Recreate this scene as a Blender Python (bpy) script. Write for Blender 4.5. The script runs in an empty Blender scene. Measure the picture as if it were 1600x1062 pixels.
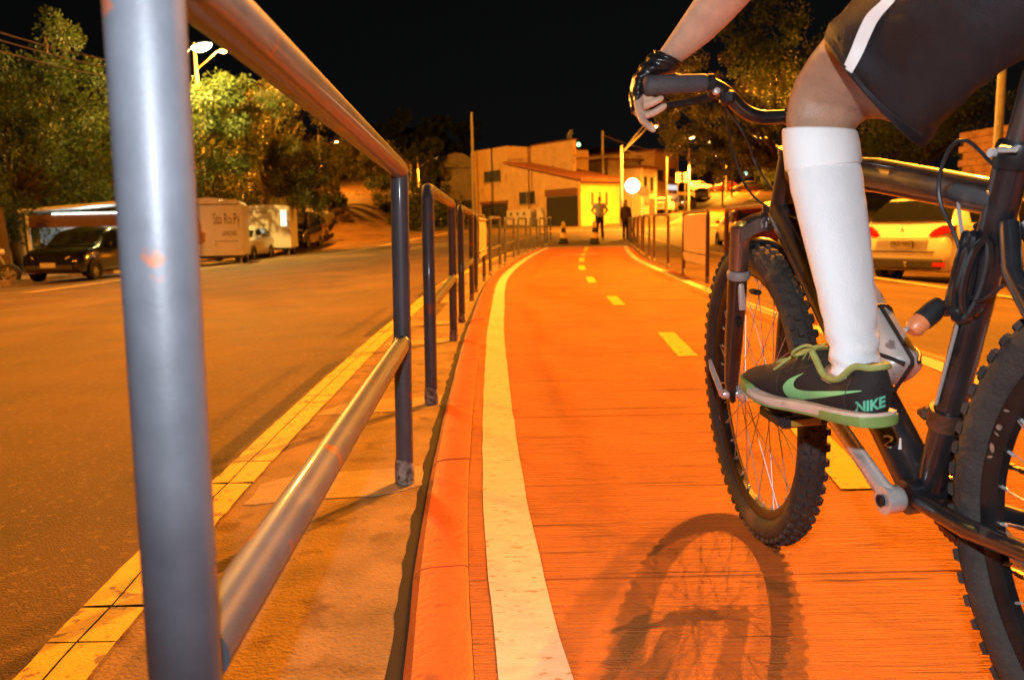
import bpy, bmesh, math, random
from mathutils import Vector, Matrix, noise as mnoise
from mathutils.bvhtree import BVHTree
R = math.radians
rnd = random.Random(7)
scene = bpy.context.scene
col = scene.collection

# ------------------------------------------------------------------ camera
CAM = Vector((0, 0, 0.75)); PITCH = R(8.1); ROLL = R(1.2)
FPX, CX, CY = 1220.0, 800.0, 531.0
_r0 = Vector((1, 0, 0)); _u0 = Vector((0, math.sin(PITCH), math.cos(PITCH)))
CF = Vector((0, math.cos(PITCH), -math.sin(PITCH)))
CR = math.cos(ROLL) * _r0 - math.sin(ROLL) * _u0
CU = math.sin(ROLL) * _r0 + math.cos(ROLL) * _u0
cam_d = bpy.data.cameras.new('camera'); cam = bpy.data.objects.new('camera', cam_d); col.objects.link(cam)
cam_d.sensor_fit = 'HORIZONTAL'; cam_d.sensor_width = 23.6; cam_d.lens = 18.0 * FPX / 1220.0
cam_d.clip_start = 0.02; cam_d.clip_end = 2000
cam_d.dof.use_dof = True; cam_d.dof.focus_distance = 1.55; cam_d.dof.aperture_fstop = 4.0
cam.matrix_world = Matrix(((CR.x, CU.x, -CF.x, CAM.x), (CR.y, CU.y, -CF.y, CAM.y), (CR.z, CU.z, -CF.z, CAM.z), (0, 0, 0, 1)))
scene.camera = cam

# ------------------------------------------------------------------ night sky, faint moon, exposure
world = bpy.data.worlds.new('World'); scene.world = world; world.use_nodes = True
wn = world.node_tree.nodes; wl = world.node_tree.links
sky_t = wn.new('ShaderNodeTexSky'); sky_t.sky_type = 'NISHITA'; sky_t.sun_disc = False
sky_t.sun_elevation = R(6); sky_t.sun_rotation = R(200)
bg = wn['Background']; bg.inputs[1].default_value = 0.0009
hs = wn.new('ShaderNodeHueSaturation'); hs.inputs['Saturation'].default_value = 0.12
wl.new(sky_t.outputs[0], hs.inputs['Color']); wl.new(hs.outputs[0], bg.inputs[0])
moon_d = bpy.data.lights.new('moon', 'SUN'); moon_d.energy = 0.004; moon_d.angle = R(0.5); moon_d.color = (1, .95, .9)
moon = bpy.data.objects.new('moon', moon_d); col.objects.link(moon); moon.rotation_euler = (R(50), 0, R(200))
# the photographer's hot-shoe flash, a hand's breadth above the lens
fl_d = bpy.data.lights.new('camera_flash', 'SPOT'); fl_d.energy = 68.0; fl_d.color = (.88, .94, 1.0); fl_d.shadow_soft_size = 0.012
fl_d.spot_size = R(112); fl_d.spot_blend = 0.7
flash = bpy.data.objects.new('camera_flash', fl_d); col.objects.link(flash)
flash.location = CAM + Vector((-0.01, -0.02, 0.20))
flash.rotation_euler = Vector((0.20, 1, -0.07)).to_track_quat('-Z', 'Y').to_euler()

scene.view_settings.view_transform = 'Standard'; scene.view_settings.look = 'None'
scene.view_settings.gamma = 1; scene.view_settings.use_curve_mapping = False
scene.view_settings.exposure = 0.0
scene.render.engine = 'CYCLES'
scene.cycles.use_denoising = True
scene.cycles.max_bounces = 4; scene.cycles.diffuse_bounces = 2; scene.cycles.glossy_bounces = 3
scene.cycles.transparent_max_bounces = 8; scene.cycles.transmission_bounces = 4
scene.cycles.caustics_reflective = False; scene.cycles.caustics_refractive = False
scene.cycles.sample_clamp_indirect = 4.0
SODIUM = (1.0, 0.315, 0.02)

# ------------------------------------------------------------------ pixel helpers
def ray(px, py):
    return (CR * ((px - CX) / FPX) - CU * ((py - CY) / FPX) + CF)
def at(px, py, Y):
    d = ray(px, py); return CAM + d * (Y / d.y)
def sm(a, b, t):
    t = max(0.0, min(1.0, (t - a) / (b - a))); return t * t * (3 - 2 * t)
def lerp(a, b, t): return a + (b - a) * t
def interp(pts, y):
    if y <= pts[0][0]:
        (a, va), (b, vb) = pts[0], pts[1]; return va + (vb - va) * (y - a) / (b - a)
    for (a, va), (b, vb) in zip(pts, pts[1:]):
        if y <= b: return va + (vb - va) * (y - a) / (b - a)
    (a, va), (b, vb) = pts[-2], pts[-1]; return va + (vb - va) * (y - a) / (b - a)
def spline(pts, y):
    """Catmull-Rom through (key, value) pairs, straight beyond the ends."""
    n = len(pts)
    if y <= pts[0][0] or y >= pts[-1][0]: return interp(pts, y)
    for i in range(n - 1):
        if pts[i][0] <= y <= pts[i + 1][0]:
            x0, v0 = pts[i]; x1, v1 = pts[i + 1]
            s0 = (v1 - pts[i - 1][1]) / (x1 - pts[i - 1][0]) if i > 0 else (v1 - v0) / (x1 - x0)
            s1 = (pts[i + 2][1] - v0) / (pts[i + 2][0] - x0) if i + 2 < n else (v1 - v0) / (x1 - x0)
            h = x1 - x0; t = (y - x0) / h
            return ((2*t**3-3*t*t+1)*v0 + (t**3-2*t*t+t)*h*s0 + (-2*t**3+3*t*t)*v1 + (t**3-t*t)*h*s1)

# ------------------------------------------------------------------ terrain height
PROF = [(-40, 0), (8, 0), (14, .02), (22, .10), (29, .20), (36, .34), (45, .62), (55, 1.0), (80, 2.2), (100, 3.7), (115, 5.4), (140, 6.6), (200, 8), (500, 20)]
def prof(y): return spline(PROF, y)
def gz(x, y):
    z = prof(y) * (1 - .8 * sm(1, 8, -x) * (1 - sm(34, 47, y)))
    if x < -1: z -= 0.040 * (min(-x, 14) - 1) * (1 - sm(40, 60, y) * .6)     # both lanes fall away from the raised path
    if x > 3.2: z -= 0.075 * (min(x, 9.5) - 3.2) * (1 - sm(26, 42, y))
    if x < -17.5: z += 0.22 * min(-17.5 - x, 25) * (1 - sm(38, 52, y))      # wooded bank beyond the parked vehicles
    z += sm(-5.5, -11, x) * 0.135 * max(0, min(y - 44, 80)) * sm(44, 52, y)  # the side street climbs
    return z
def ground(px, py, dz=0.0):
    """where the ray of a photo pixel meets the ground (dz above it)"""
    d = ray(px, py); t = 0.4
    while t < 400:
        p = CAM + d * t
        if p.z <= gz(p.x, p.y) + dz:
            lo, hi = t - max(.02, t * .01), t
            for _ in range(18):
                m = (lo + hi) / 2; p = CAM + d * m
                if p.z <= gz(p.x, p.y) + dz: hi = m
                else: lo = m
            return CAM + d * hi
        t += max(.02, t * .01)
    return CAM + d * 400

# ------------------------------------------------------------------ materials
MATS = {}
def mat(name, c, rough=.6, metal=0.0, var=.15, scale=6, bump=0.0, bscale=80, spec=.5, coat=0.0, c2=None, stretch=(1, 1, 1),
        emit=None, estr=0.0, alpha=1.0, trans=0.0, spots=None, obj=False, detail=4, sheen=0.0):
    if name in MATS: return MATS[name]
    m = bpy.data.materials.new(name); m.use_nodes = True; nt = m.node_tree; N = nt.nodes; L = nt.links
    b = N['Principled BSDF']
    b.inputs['Roughness'].default_value = rough; b.inputs['Metallic'].default_value = metal
    b.inputs['Specular IOR Level'].default_value = spec; b.inputs['Coat Weight'].default_value = coat
    b.inputs['Coat Roughness'].default_value = .08
    b.inputs['Transmission Weight'].default_value = trans; b.inputs['Alpha'].default_value = alpha
    if sheen: b.inputs['Sheen Weight'].default_value = sheen
    if obj:
        tc = N.new('ShaderNodeTexCoord'); src = tc.outputs['Object']
    else:
        g = N.new('ShaderNodeNewGeometry'); src = g.outputs['Position']
    mp = N.new('ShaderNodeMapping'); mp.inputs['Scale'].default_value = stretch; L.new(src, mp.inputs['Vector'])
    nz = N.new('ShaderNodeTexNoise'); nz.inputs['Scale'].default_value = scale; nz.inputs['Detail'].default_value = detail
    nz.inputs['Roughness'].default_value = .62
    L.new(mp.outputs[0], nz.inputs['Vector'])
    cr = N.new('ShaderNodeValToRGB')
    a = [max(0, x * (1 - var)) for x in c]; d = [min(1, x * (1 + var)) for x in c] if c2 is None else c2
    cr.color_ramp.elements[0].position = .32; cr.color_ramp.elements[1].position = .68
    cr.color_ramp.elements[0].color = (*a, 1); cr.color_ramp.elements[1].color = (*d, 1)
    L.new(nz.outputs['Fac'], cr.inputs[0]); outc = cr.outputs[0]
    if spots:                       # (colour, scale, threshold, softness): wear with a shape of its own
        sc_, ss, th, so = spots
        n3 = N.new('ShaderNodeTexNoise'); n3.inputs['Scale'].default_value = ss; n3.inputs['Detail'].default_value = 6
        L.new(mp.outputs[0], n3.inputs['Vector'])
        mr = N.new('ShaderNodeMapRange'); mr.inputs[1].default_value = th; mr.inputs[2].default_value = th + so
        L.new(n3.outputs['Fac'], mr.inputs[0])
        mx = N.new('ShaderNodeMix'); mx.data_type = 'RGBA'
        L.new(mr.outputs[0], mx.inputs[0]); L.new(outc, mx.inputs[6]); mx.inputs[7].default_value = (*sc_, 1)
        outc = mx.outputs[2]
    L.new(outc, b.inputs['Base Color'])
    rr = N.new('ShaderNodeMapRange'); rr.inputs[3].default_value = max(.02, rough - .1); rr.inputs[4].default_value = min(1, rough + .1)
    L.new(nz.outputs['Fac'], rr.inputs[0]); L.new(rr.outputs[0], b.inputs['Roughness'])
    if bump:
        n2 = N.new('ShaderNodeTexNoise'); n2.inputs['Scale'].default_value = bscale; n2.inputs['Detail'].default_value = 3
        L.new(mp.outputs[0], n2.inputs['Vector'])
        bp = N.new('ShaderNodeBump'); bp.inputs['Strength'].default_value = bump; bp.inputs['Distance'].default_value = .01
        L.new(n2.outputs['Fac'], bp.inputs['Height']); L.new(bp.outputs[0], b.inputs['Normal'])
    if emit is not None:
        b.inputs['Emission Color'].default_value = (*emit, 1); b.inputs['Emission Strength'].default_value = estr
    MATS[name] = m
    return m

# ------------------------------------------------------------------ mesh building
MW = {}
class MB:
    def __init__(s): s.v = []; s.f = []
    def add(s, vs, fs):
        o = len(s.v); s.v += [Vector(p) for p in vs]; s.f += [tuple(i + o for i in f) for f in fs]; return s
    def box(s, c, size, rot=None, taper=1.0, bev=0.0):
        c = Vector(c); hx, hy, hz = [q / 2 for q in size]
        if bev > 0:
            b = min(bev, hx * .9, hy * .9, hz * .9); vs = []; fs = []
            prof_ = [(-hz, b), (-hz + b, 0), (hz - b, 0), (hz, b)]
            for zz, ins in prof_:
                X, Y = hx - ins, hy - ins
                vs += [(-X + b, -Y, zz), (X - b, -Y, zz), (X, -Y + b, zz), (X, Y - b, zz), (X - b, Y, zz), (-X + b, Y, zz), (-X, Y - b, zz), (-X, -Y + b, zz)]
            for k in range(3):
                for i in range(8): j = (i + 1) % 8; fs.append((k*8+i, k*8+j, k*8+8+j, k*8+8+i))
            fs.append(tuple(range(7, -1, -1))); fs.append(tuple(range(24, 32)))
        else:
            t = taper
            vs = [(-hx, -hy, -hz), (hx, -hy, -hz), (hx, hy, -hz), (-hx, hy, -hz), (-hx*t, -hy*t, hz), (hx*t, -hy*t, hz), (hx*t, hy*t, hz), (-hx*t, hy*t, hz)]
            fs = [(0, 3, 2, 1), (4, 5, 6, 7), (0, 1, 5, 4), (1, 2, 6, 5), (2, 3, 7, 6), (3, 0, 4, 7)]
        M_ = rot if rot is not None else Matrix.Identity(3)
        return s.add([c + M_ @ Vector(p) for p in vs], fs)
    def loft(s, rings, closed=True, cap=(True, True)):
        n = len(rings[0]); vs = [p for r in rings for p in r]; fs = []
        for k in range(len(rings) - 1):
            for i in range(n if closed else n - 1):
                j = (i + 1) % n; fs.append((k*n+i, k*n+j, (k+1)*n+j, (k+1)*n+i))
        if closed and cap[0]: fs.append(tuple(range(n - 1, -1, -1)))
        if closed and cap[1]: fs.append(tuple(range((len(rings)-1)*n, len(rings)*n)))
        return s.add(vs, fs)
    def tube(s, pts, rad, n=10, cap=True, up=None, sq=None):
        """sweep a circle (or ellipse, sq=(a,b)) along points"""
        pts = [Vector(p) for p in pts]; m = len(pts)
        if not hasattr(rad, '__len__'): rad = [rad] * m
        rings = []; prev = None
        for i in range(m):
            t = (pts[min(i+1, m-1)] - pts[max(i-1, 0)])
            if t.length < 1e-9: t = Vector((0, 0, 1))
            t.normalize()
            if prev is None:
                u = Vector(up) if up else (Vector((0, 0, 1)) if abs(t.z) < .9 else Vector((1, 0, 0)))
                a = (u - t * u.dot(t)).normalized()
            else: a = (prev - t * prev.dot(t)).normalized()
            prev = a; b = t.cross(a); r = rad[i]
            ra, rb = (r, r) if not hasattr(r, '__len__') else r
            rings.append([pts[i] + a * (ra * math.cos(2*math.pi*k/n)) + b * (rb * math.sin(2*math.pi*k/n)) for k in range(n)])
        return s.loft(rings, True, (cap, cap))
    def lathe(s, prof_, c, axis=(0, 0, 1), n=24, cap=False, closed=False):
        """profile of (radius, height) pairs turned about axis at c"""
        c = Vector(c); ax = Vector(axis).normalized(); u = Vector((0, 0, 1)) if abs(ax.z) < .9 else Vector((1, 0, 0))
        a = (u - ax * u.dot(ax)).normalized(); b = ax.cross(a); m = len(prof_); vs = []; fs = []
        for k in range(n):
            t = 2 * math.pi * k / n; d = a * math.cos(t) + b * math.sin(t)
            vs += [c + d * r + ax * h for r, h in prof_]
        for k in range(n):
            k2 = (k + 1) % n
            for i in range(m if closed else m - 1):
                j = (i + 1) % m; fs.append((k*m+i, k2*m+i, k2*m+j, k*m+j))
        if cap and not closed:
            fs.append(tuple(k*m for k in range(n - 1, -1, -1))); fs.append(tuple(k*m+m-1 for k in range(n)))
        return s.add(vs, fs)
    def prism(s, poly, o, ux, uy, uz, h):
        """2-D polygon in (ux,uy) at o, extruded by h along uz"""
        o, ux, uy, uz = Vector(o), Vector(ux), Vector(uy), Vector(uz); n = len(poly)
        vs = [o + ux*a + uy*b for a, b in poly] + [o + ux*a + uy*b + uz*h for a, b in poly]
        fs = [tuple(range(n-1, -1, -1)), tuple(range(n, 2*n))] + [(i, (i+1) % n, n+(i+1) % n, n+i) for i in range(n)]
        return s.add(vs, fs)
    def mesh(s, name, m, smooth=False, M_=None):
        me = bpy.data.meshes.new(name)
        vs = s.v if M_ is None else [M_ @ p for p in s.v]
        me.from_pydata([tuple(p) for p in vs], [], s.f); me.materials.append(m)
        bm = bmesh.new(); bm.from_mesh(me); bmesh.ops.recalc_face_normals(bm, faces=bm.faces); bm.to_mesh(me); bm.free()
        if smooth:
            me.shade_smooth()
            if smooth != 'all': me.set_sharp_from_angle(angle=R(42 if smooth is True else smooth))
        return me
    def build(s, name, m, parent=None, smooth=False, world=False):
        M_ = None
        if world and parent is not None: M_ = MW[parent].inverted()
        o = bpy.data.objects.new(name, s.mesh(name, m, smooth, M_)); col.objects.link(o)
        if parent is not None: o.parent = parent; MW[o] = MW[parent]
        else: MW[o] = Matrix.Identity(4)
        return o
def tag(o, label=None, cat=None, group=None, kind=None):
    if label: o['label'] = label
    if cat: o['category'] = cat
    if group: o['group'] = group
    if kind: o['kind'] = kind
    return o
def thing(name, label, cat, loc=(0, 0, 0), rz=0.0, group=None):
    o = bpy.data.objects.new(name, None); col.objects.link(o); o.empty_display_size = .1
    o.location = loc; o.rotation_euler = (0, 0, rz)
    MW[o] = Matrix.Translation(Vector(loc)) @ Matrix.Rotation(rz, 4, 'Z')
    return tag(o, label, cat, group)
def copy_tree(o, parent=None):
    c = o.copy(); col.objects.link(c)
    if parent is not None: c.parent = parent
    for ch in list(o.children): copy_tree(ch, c)
    MW[c] = MW[o]
    return c
def move(o, loc, rz): o.location = loc; o.rotation_euler = (0, 0, rz); MW[o] = Matrix.Translation(Vector(loc)) @ Matrix.Rotation(rz, 4, 'Z')
def text_part(name, s, size, origin, ux, uy, m, parent, depth=.002, world=True, shear=0.0, sx=1.0, bold=0.0, bvh=None, off=.0015):
    """flat lettering: origin = centre of the text, ux = reading direction, uy = up"""
    cu = bpy.data.curves.new(name, 'FONT'); cu.body = s; cu.size = size; cu.align_x = 'CENTER'; cu.align_y = 'CENTER'
    cu.shear = shear; cu.offset = bold; cu.resolution_u = 3
    tmp = bpy.data.objects.new(name, cu); col.objects.link(tmp)
    dg = bpy.context.evaluated_depsgraph_get(); dg.update()
    me0 = bpy.data.meshes.new_from_object(tmp.evaluated_get(dg)); bpy.data.objects.remove(tmp)
    ux = Vector(ux).normalized(); uy = Vector(uy).normalized(); un = ux.cross(uy)
    mb = MB(); vs = []
    for v in me0.vertices:
        p = Vector(origin) + ux * v.co.x * sx + uy * v.co.y
        if bvh is not None:
            hit = bvh.ray_cast(p + un * .2, -un)
            p = (hit[0] + un * off) if hit[0] is not None else p
        vs.append(p)
    mb.add(vs, [tuple(f.vertices) for f in me0.polygons]); bpy.data.meshes.remove(me0)
    return mb.build(name, m, parent, world=world)

# smooth the bends
def smooth_path(P, it=2):
    for _ in range(it):
        Q = [P[0]]
        for a, b in zip(P, P[1:]): Q += [a*.75 + b*.25, a*.25 + b*.75]
        P = Q + [P[-1]]
    return P
# ================================================================== setting
PATH_H = 0.04
m_asph = mat('asphalt', (.124, .068, .025), .8, var=.5, scale=.7, bump=.55, bscale=170, spots=((.22, .13, .055), 42, .58, .1), detail=8)
m_earth = mat('dark_earth', (.05, .05, .025), .95, var=.4, scale=.8, bump=.6, bscale=8)
m_conc = mat('gutter_concrete', (.30, .185, .075), .85, var=.35, scale=5, bump=.5, bscale=120, spots=((.17, .09, .03), 9, .56, .12), detail=8)
m_pad = mat('pale_concrete', (.42, .30, .16), .85, var=.2, scale=9, bump=.4, bscale=90)
m_yel = mat('yellow_paint', (.80, .50, .045), .7, var=.14, scale=14, bump=.25, bscale=140, spots=((.26, .16, .06), 30, .60, .06), detail=8)
m_whi = mat('white_paint', (.66, .58, .47), .7, var=.12, scale=18, bump=.3, bscale=110, stretch=(1, 2.6, 1), spots=((.46, .24, .12), 34, .615, .07), detail=8)
m_joint = mat('joint_dirt', (.018, .011, .008), .95, var=.3, scale=30)
def path_mat():
    m = bpy.data.materials.new('orange_path'); m.use_nodes = True; nt = m.node_tree; N = nt.nodes; L = nt.links; b = N['Principled BSDF']
    g = N.new('ShaderNodeNewGeometry')
    def nz(st, sc, det=5):
        mp = N.new('ShaderNodeMapping'); mp.inputs['Scale'].default_value = st; L.new(g.outputs['Position'], mp.inputs['Vector'])
        n = N.new('ShaderNodeTexNoise'); n.inputs['Scale'].default_value = sc; n.inputs['Detail'].default_value = det; n.inputs['Roughness'].default_value = .6
        L.new(mp.outputs[0], n.inputs['Vector']); return n
    broom = nz((2.4, 72, 1), 1.0, 6); fine = nz((9, 170, 1), 1.0, 3); blot = nz((1, 1, 1), 2.2, 6); cracks = nz((1.0, 24, 1), 1.0, 8); grit = nz((1, 1, 1), 190, 2)
    r1 = N.new('ShaderNodeValToRGB'); e = r1.color_ramp.elements
    e[0].position = .26; e[0].color = (.46, .134, .024, 1); e[1].position = .60; e[1].color = (.59, .186, .034, 1)
    L.new(broom.outputs['Fac'], r1.inputs[0])
    r2 = N.new('ShaderNodeValToRGB'); e = r2.color_ramp.elements
    e[0].position = .3; e[0].color = (.74, .70, .68, 1); e[1].position = .7; e[1].color = (1.12, 1.1, 1.05, 1)
    L.new(blot.outputs['Fac'], r2.inputs[0])
    mx = N.new('ShaderNodeMix'); mx.data_type = 'RGBA'; mx.blend_type = 'MULTIPLY'; mx.inputs[0].default_value = 1
    L.new(r1.outputs[0], mx.inputs[6]); L.new(r2.outputs[0], mx.inputs[7])
    cm = N.new('ShaderNodeMapRange'); cm.inputs[1].default_value = .325; cm.inputs[2].default_value = .375; cm.inputs[3].default_value = 1; cm.inputs[4].default_value = 0
    L.new(cracks.outputs['Fac'], cm.inputs[0])
    m2 = N.new('ShaderNodeMix'); m2.data_type = 'RGBA'; L.new(cm.outputs[0], m2.inputs[0]); L.new(mx.outputs[2], m2.inputs[6]); m2.inputs[7].default_value = (.20, .045, .012, 1)
    L.new(m2.outputs[2], b.inputs['Base Color']); b.inputs['Roughness'].default_value = .62; b.inputs['Specular IOR Level'].default_value = .4
    ad = N.new('ShaderNodeMath'); ad.operation = 'ADD'; L.new(broom.outputs['Fac'], ad.inputs[0]); L.new(fine.outputs['Fac'], ad.inputs[1])
    a2 = N.new('ShaderNodeMath'); a2.operation = 'MULTIPLY_ADD'; a2.inputs[1].default_value = .25; L.new(grit.outputs['Fac'], a2.inputs[0]); L.new(ad.outputs[0], a2.inputs[2])
    a3 = N.new('ShaderNodeMath'); a3.operation = 'MULTIPLY_ADD'; a3.inputs[1].default_value = -.6; L.new(cm.outputs[0], a3.inputs[0]); L.new(a2.outputs[0], a3.inputs[2])
    bp = N.new('ShaderNodeBump'); bp.inputs['Strength'].default_value = .9; bp.inputs['Distance'].default_value = .014
    L.new(a3.outputs[0], bp.inputs['Height']); L.new(bp.outputs[0], b.inputs['Normal'])
    return m
m_path = path_mat()
m_kerb = mat('orange_kerb', (.50, .098, .024), .6, var=.16, scale=7, bump=.3, bscale=60, spots=((.30, .055, .018), 16, .60, .08), detail=8)

def sheet(name, xs, ys, zf, m, parent=None, thick=0.0):
    mb = MB(); nx = len(xs(ys[0])); vs = []
    for y in ys:
        for x in xs(y): vs.append((x, y, zf(x, y)))
    fs = [(j*nx+i, j*nx+i+1, (j+1)*nx+i+1, (j+1)*nx+i) for j in range(len(ys)-1) for i in range(nx-1)]
    mb.add(vs, fs); return mb.build(name, m, parent, smooth='all', world=parent is not None)
def frange(a, b, st):
    n = max(1, int(round((b - a) / st))); return [a + (b - a) * i / n for i in range(n + 1)]

gxs = frange(-400, -60, 20)[:-1] + frange(-60, 60, 1.5) + frange(60, 400, 20)[1:]
gys = frange(-60, -10, 5)[:-1] + frange(-10, 140, 1.5) + frange(140, 600, 20)[1:]
tag(sheet('ground', lambda y: gxs, gys, lambda x, y: gz(x, y) - .07, m_earth), 'dark earth and rough verge under the streets', 'ground', kind='structure')
# carriageways: both lanes beside the path and the crossing beyond it
axs = frange(-13.4, 17, .8)
tag(sheet('road', lambda y: axs, frange(-9, 50, .8), lambda x, y: gz(x, y) - .004, m_asph), 'worn asphalt road on both sides of the cycle path', 'road', kind='structure')
RC = [(48, 15), (60, 16.5), (80, 21), (100, 28), (115, 33), (135, 37), (180, 50)]
tag(sheet('hill_road', lambda y: [spline(RC, y) + t for t in frange(-9, 9, 1.2)], frange(49, 150, 1.5), lambda x, y: gz(x, y) + .004, m_asph), 'asphalt street climbing the hill past the shops', 'road', kind='structure')
tag(sheet('side_street', lambda y: [-10.2 - .11 * (y - 46) + t for t in frange(-4.5, 3.4, .8)], frange(47, 125, 1.2), lambda x, y: gz(x, y) + .006, m_asph), 'steep side street climbing beside the trees', 'road', kind='structure')

# ------------------------------------------------------------------ cycle path lines read from the photograph
LL = sorted([(p.y, p.x) for p in (ground(a, b, PATH_H) for a, b in [(837, 1062), (806, 900), (786, 755), (776, 600), (776, 500), (790, 432), (828, 401), (862, 384)])])
RL = sorted([(p.y, p.x) for p in (ground(a, b, PATH_H) for a, b in [(1531, 599), (1433, 560), (1297, 521), (1189, 483), (1110, 455), (1050, 430), (992, 403), (976, 385)])])
YEND = min(LL[-1][0], RL[-1][0])
def xl(y): return spline(LL, y)
def xr(y): return spline(RL, y) if y > RL[0][0] else RL[0][1] - .02 * (RL[0][0] - y)
def pz(x, y): return prof(y) + PATH_H
path = tag(sheet('cycle_path', lambda y: [xl(y) - .10, xr(y) + .10], frange(-2.5, YEND, .5), lambda x, y: pz(x, y) - .02, m_joint), 'orange painted concrete cycle path with joints', 'cycle path', kind='structure')
y = -2.45; k = 0
SL = [-2.5, -.9, .62, 1.515, 2.9, 4.4, 5.9, 7.4]
while SL[-1] < YEND - 1.5: SL.append(SL[-1] + 1.5)
SL[-1] = YEND
for a, b in zip(SL, SL[1:]):
    mb = MB(); g = .003
    ys = frange(a + g, b - g, .25); n = len(ys)
    top = [[(xl(q) - .0968, q), (xr(q) + .095, q)] for q in ys]
    vs = [(x, q, pz(x, q)) for r in top for x, q in r] + [(x, q, pz(x, q) - .03) for r in top for x, q in r]
    fs = [(2*i, 2*i+1, 2*i+3, 2*i+2) for i in range(n-1)]; o = 2*n
    fs += [(2*i, 2*i+2, o+2*i+2, o+2*i) for i in range(n-1)] + [(2*i+1, o+2*i+1, o+2*i+3, 2*i+3) for i in range(n-1)]
    fs += [(0, o, o+1, 1), (2*n-2, 2*n-1, o+2*n-1, o+2*n-2)]
    mb.add(vs, fs).build('path_slab', m_path, path)
def ribbon(name, f0, f1, ya, yb, zo, m, parent, step=.12, wob=0.0, h=.004, zf=pz):
    """painted strip with real thickness; wob roughens its edges"""
    ys = frange(ya, yb, step); n = len(ys); mb = MB()
    w = lambda q, s: wob * (mnoise.noise(Vector((q * 9, s, 1.7))) + .5 * mnoise.noise(Vector((q * 31, s, 4.1))))
    vs = []
    for q in ys:
        a, b = f0(q) + w(q, 3), f1(q) + w(q, 8)
        for t in (0, .5, 1): vs.append((lerp(a, b, t), q, zf(lerp(a, b, t), q) + zo))
    fs = [(3*i+k, 3*i+k+1, 3*i+k+4, 3*i+k+3) for i in range(n-1) for k in (0, 1)]
    return mb.add(vs, fs).build(name, m, parent, world=parent is not None)
ribbon('edge_line', lambda q: xl(q) - .058, lambda q: xl(q) + .058, -.4, YEND - .1, .004, m_whi, path, wob=.004)
ribbon('edge_line', lambda q: xr(q) - .058, lambda q: xr(q) + .058, -.4, YEND - .1, .004, m_whi, path, wob=.004)
xc = lambda q: (xl(q) + xr(q)) / 2
for pa, pb in [((1345, 765), (1295, 710)), ((1075, 557), (1040, 520)), ((968, 477), (955, 463)), ((926, 442), (921, 433)), ((910, 422), (908, 415)), ((909, 409), (909, 402.5)), ((911, 399.5), (912, 396)), ((914, 393), (917, 386))]:
    A = ground(*pa, PATH_H); B = ground(*pb, PATH_H)
    if B.y - A.y < .4: B = A + (B - A).normalized() * .8
    f = lambda q, A=A, B=B: lerp(A.x, B.x, (q - A.y) / (B.y - A.y))
    ribbon('lane_dash', lambda q: f(q) - .055, lambda q: f(q) + .055, A.y, min(B.y, YEND - .1), .004, m_yel, path, wob=.004)
# one more dash close to the rear wheel
ribbon('lane_dash', lambda q: 1.02 - .06, lambda q: 1.02 + .06, -.1, .95, .004, m_yel, path, wob=.004)
for yy in (YEND - 5.2,):
    ribbon('stop_line', lambda q: xl(q) + .7, lambda q: xr(q) - .75, yy, yy + .18, .004, m_whi, path)
ribbon('end_line', lambda q: xl(q) + .1, lambda q: xr(q) - .1, YEND - .35, YEND - .1, .006, m_whi, path)

# kerb blocks, each its own piece
kerb = thing('kerb', 'orange painted concrete kerb edging the cycle path', 'kerb', (0, 0, 0)); kerb['kind'] = 'structure'
def kerb_block(f0, f1, a, b, zt, jz):
    mb = MB(); ys = frange(a, b, .2); rings = []
    for q in ys:
        x0, x1 = f0(q), f1(q); zz = prof(q) + zt + jz; s = 1 if x1 > x0 else -1
        nzz = .004 * mnoise.noise(Vector((q * 6, zt, 2)))
        rings.append([(x1, q, zz - .12), (x1, q, zz - .004), (x1 - s*.008, q, zz), (x0 + s*.04, q, zz - .002 + nzz), (x0 + s*.016, q, zz - .008), (x0 + nzz, q, zz - .03), (x0 + s*.006, q, zz - .12)])
    mb.loft(rings); return mb.build('kerb_block', m_kerb, kerb, smooth=35)
y = -.9; rk = random.Random(3)
while y < YEND - 1.3:
    ln = .95 if y > 2 else rk.choice([.78, .92])
    j = rk.uniform(-.003, .004)
    kerb_block(lambda q: xl(q) - .215, lambda q: xl(q) - .098, y + .003, y + ln - .003, PATH_H + .004, j)
    kerb_block(lambda q: xr(q) + .20, lambda q: xr(q) + .098, y + .003, y + ln - .003, PATH_H + .003, -j)
    y += ln
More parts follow.
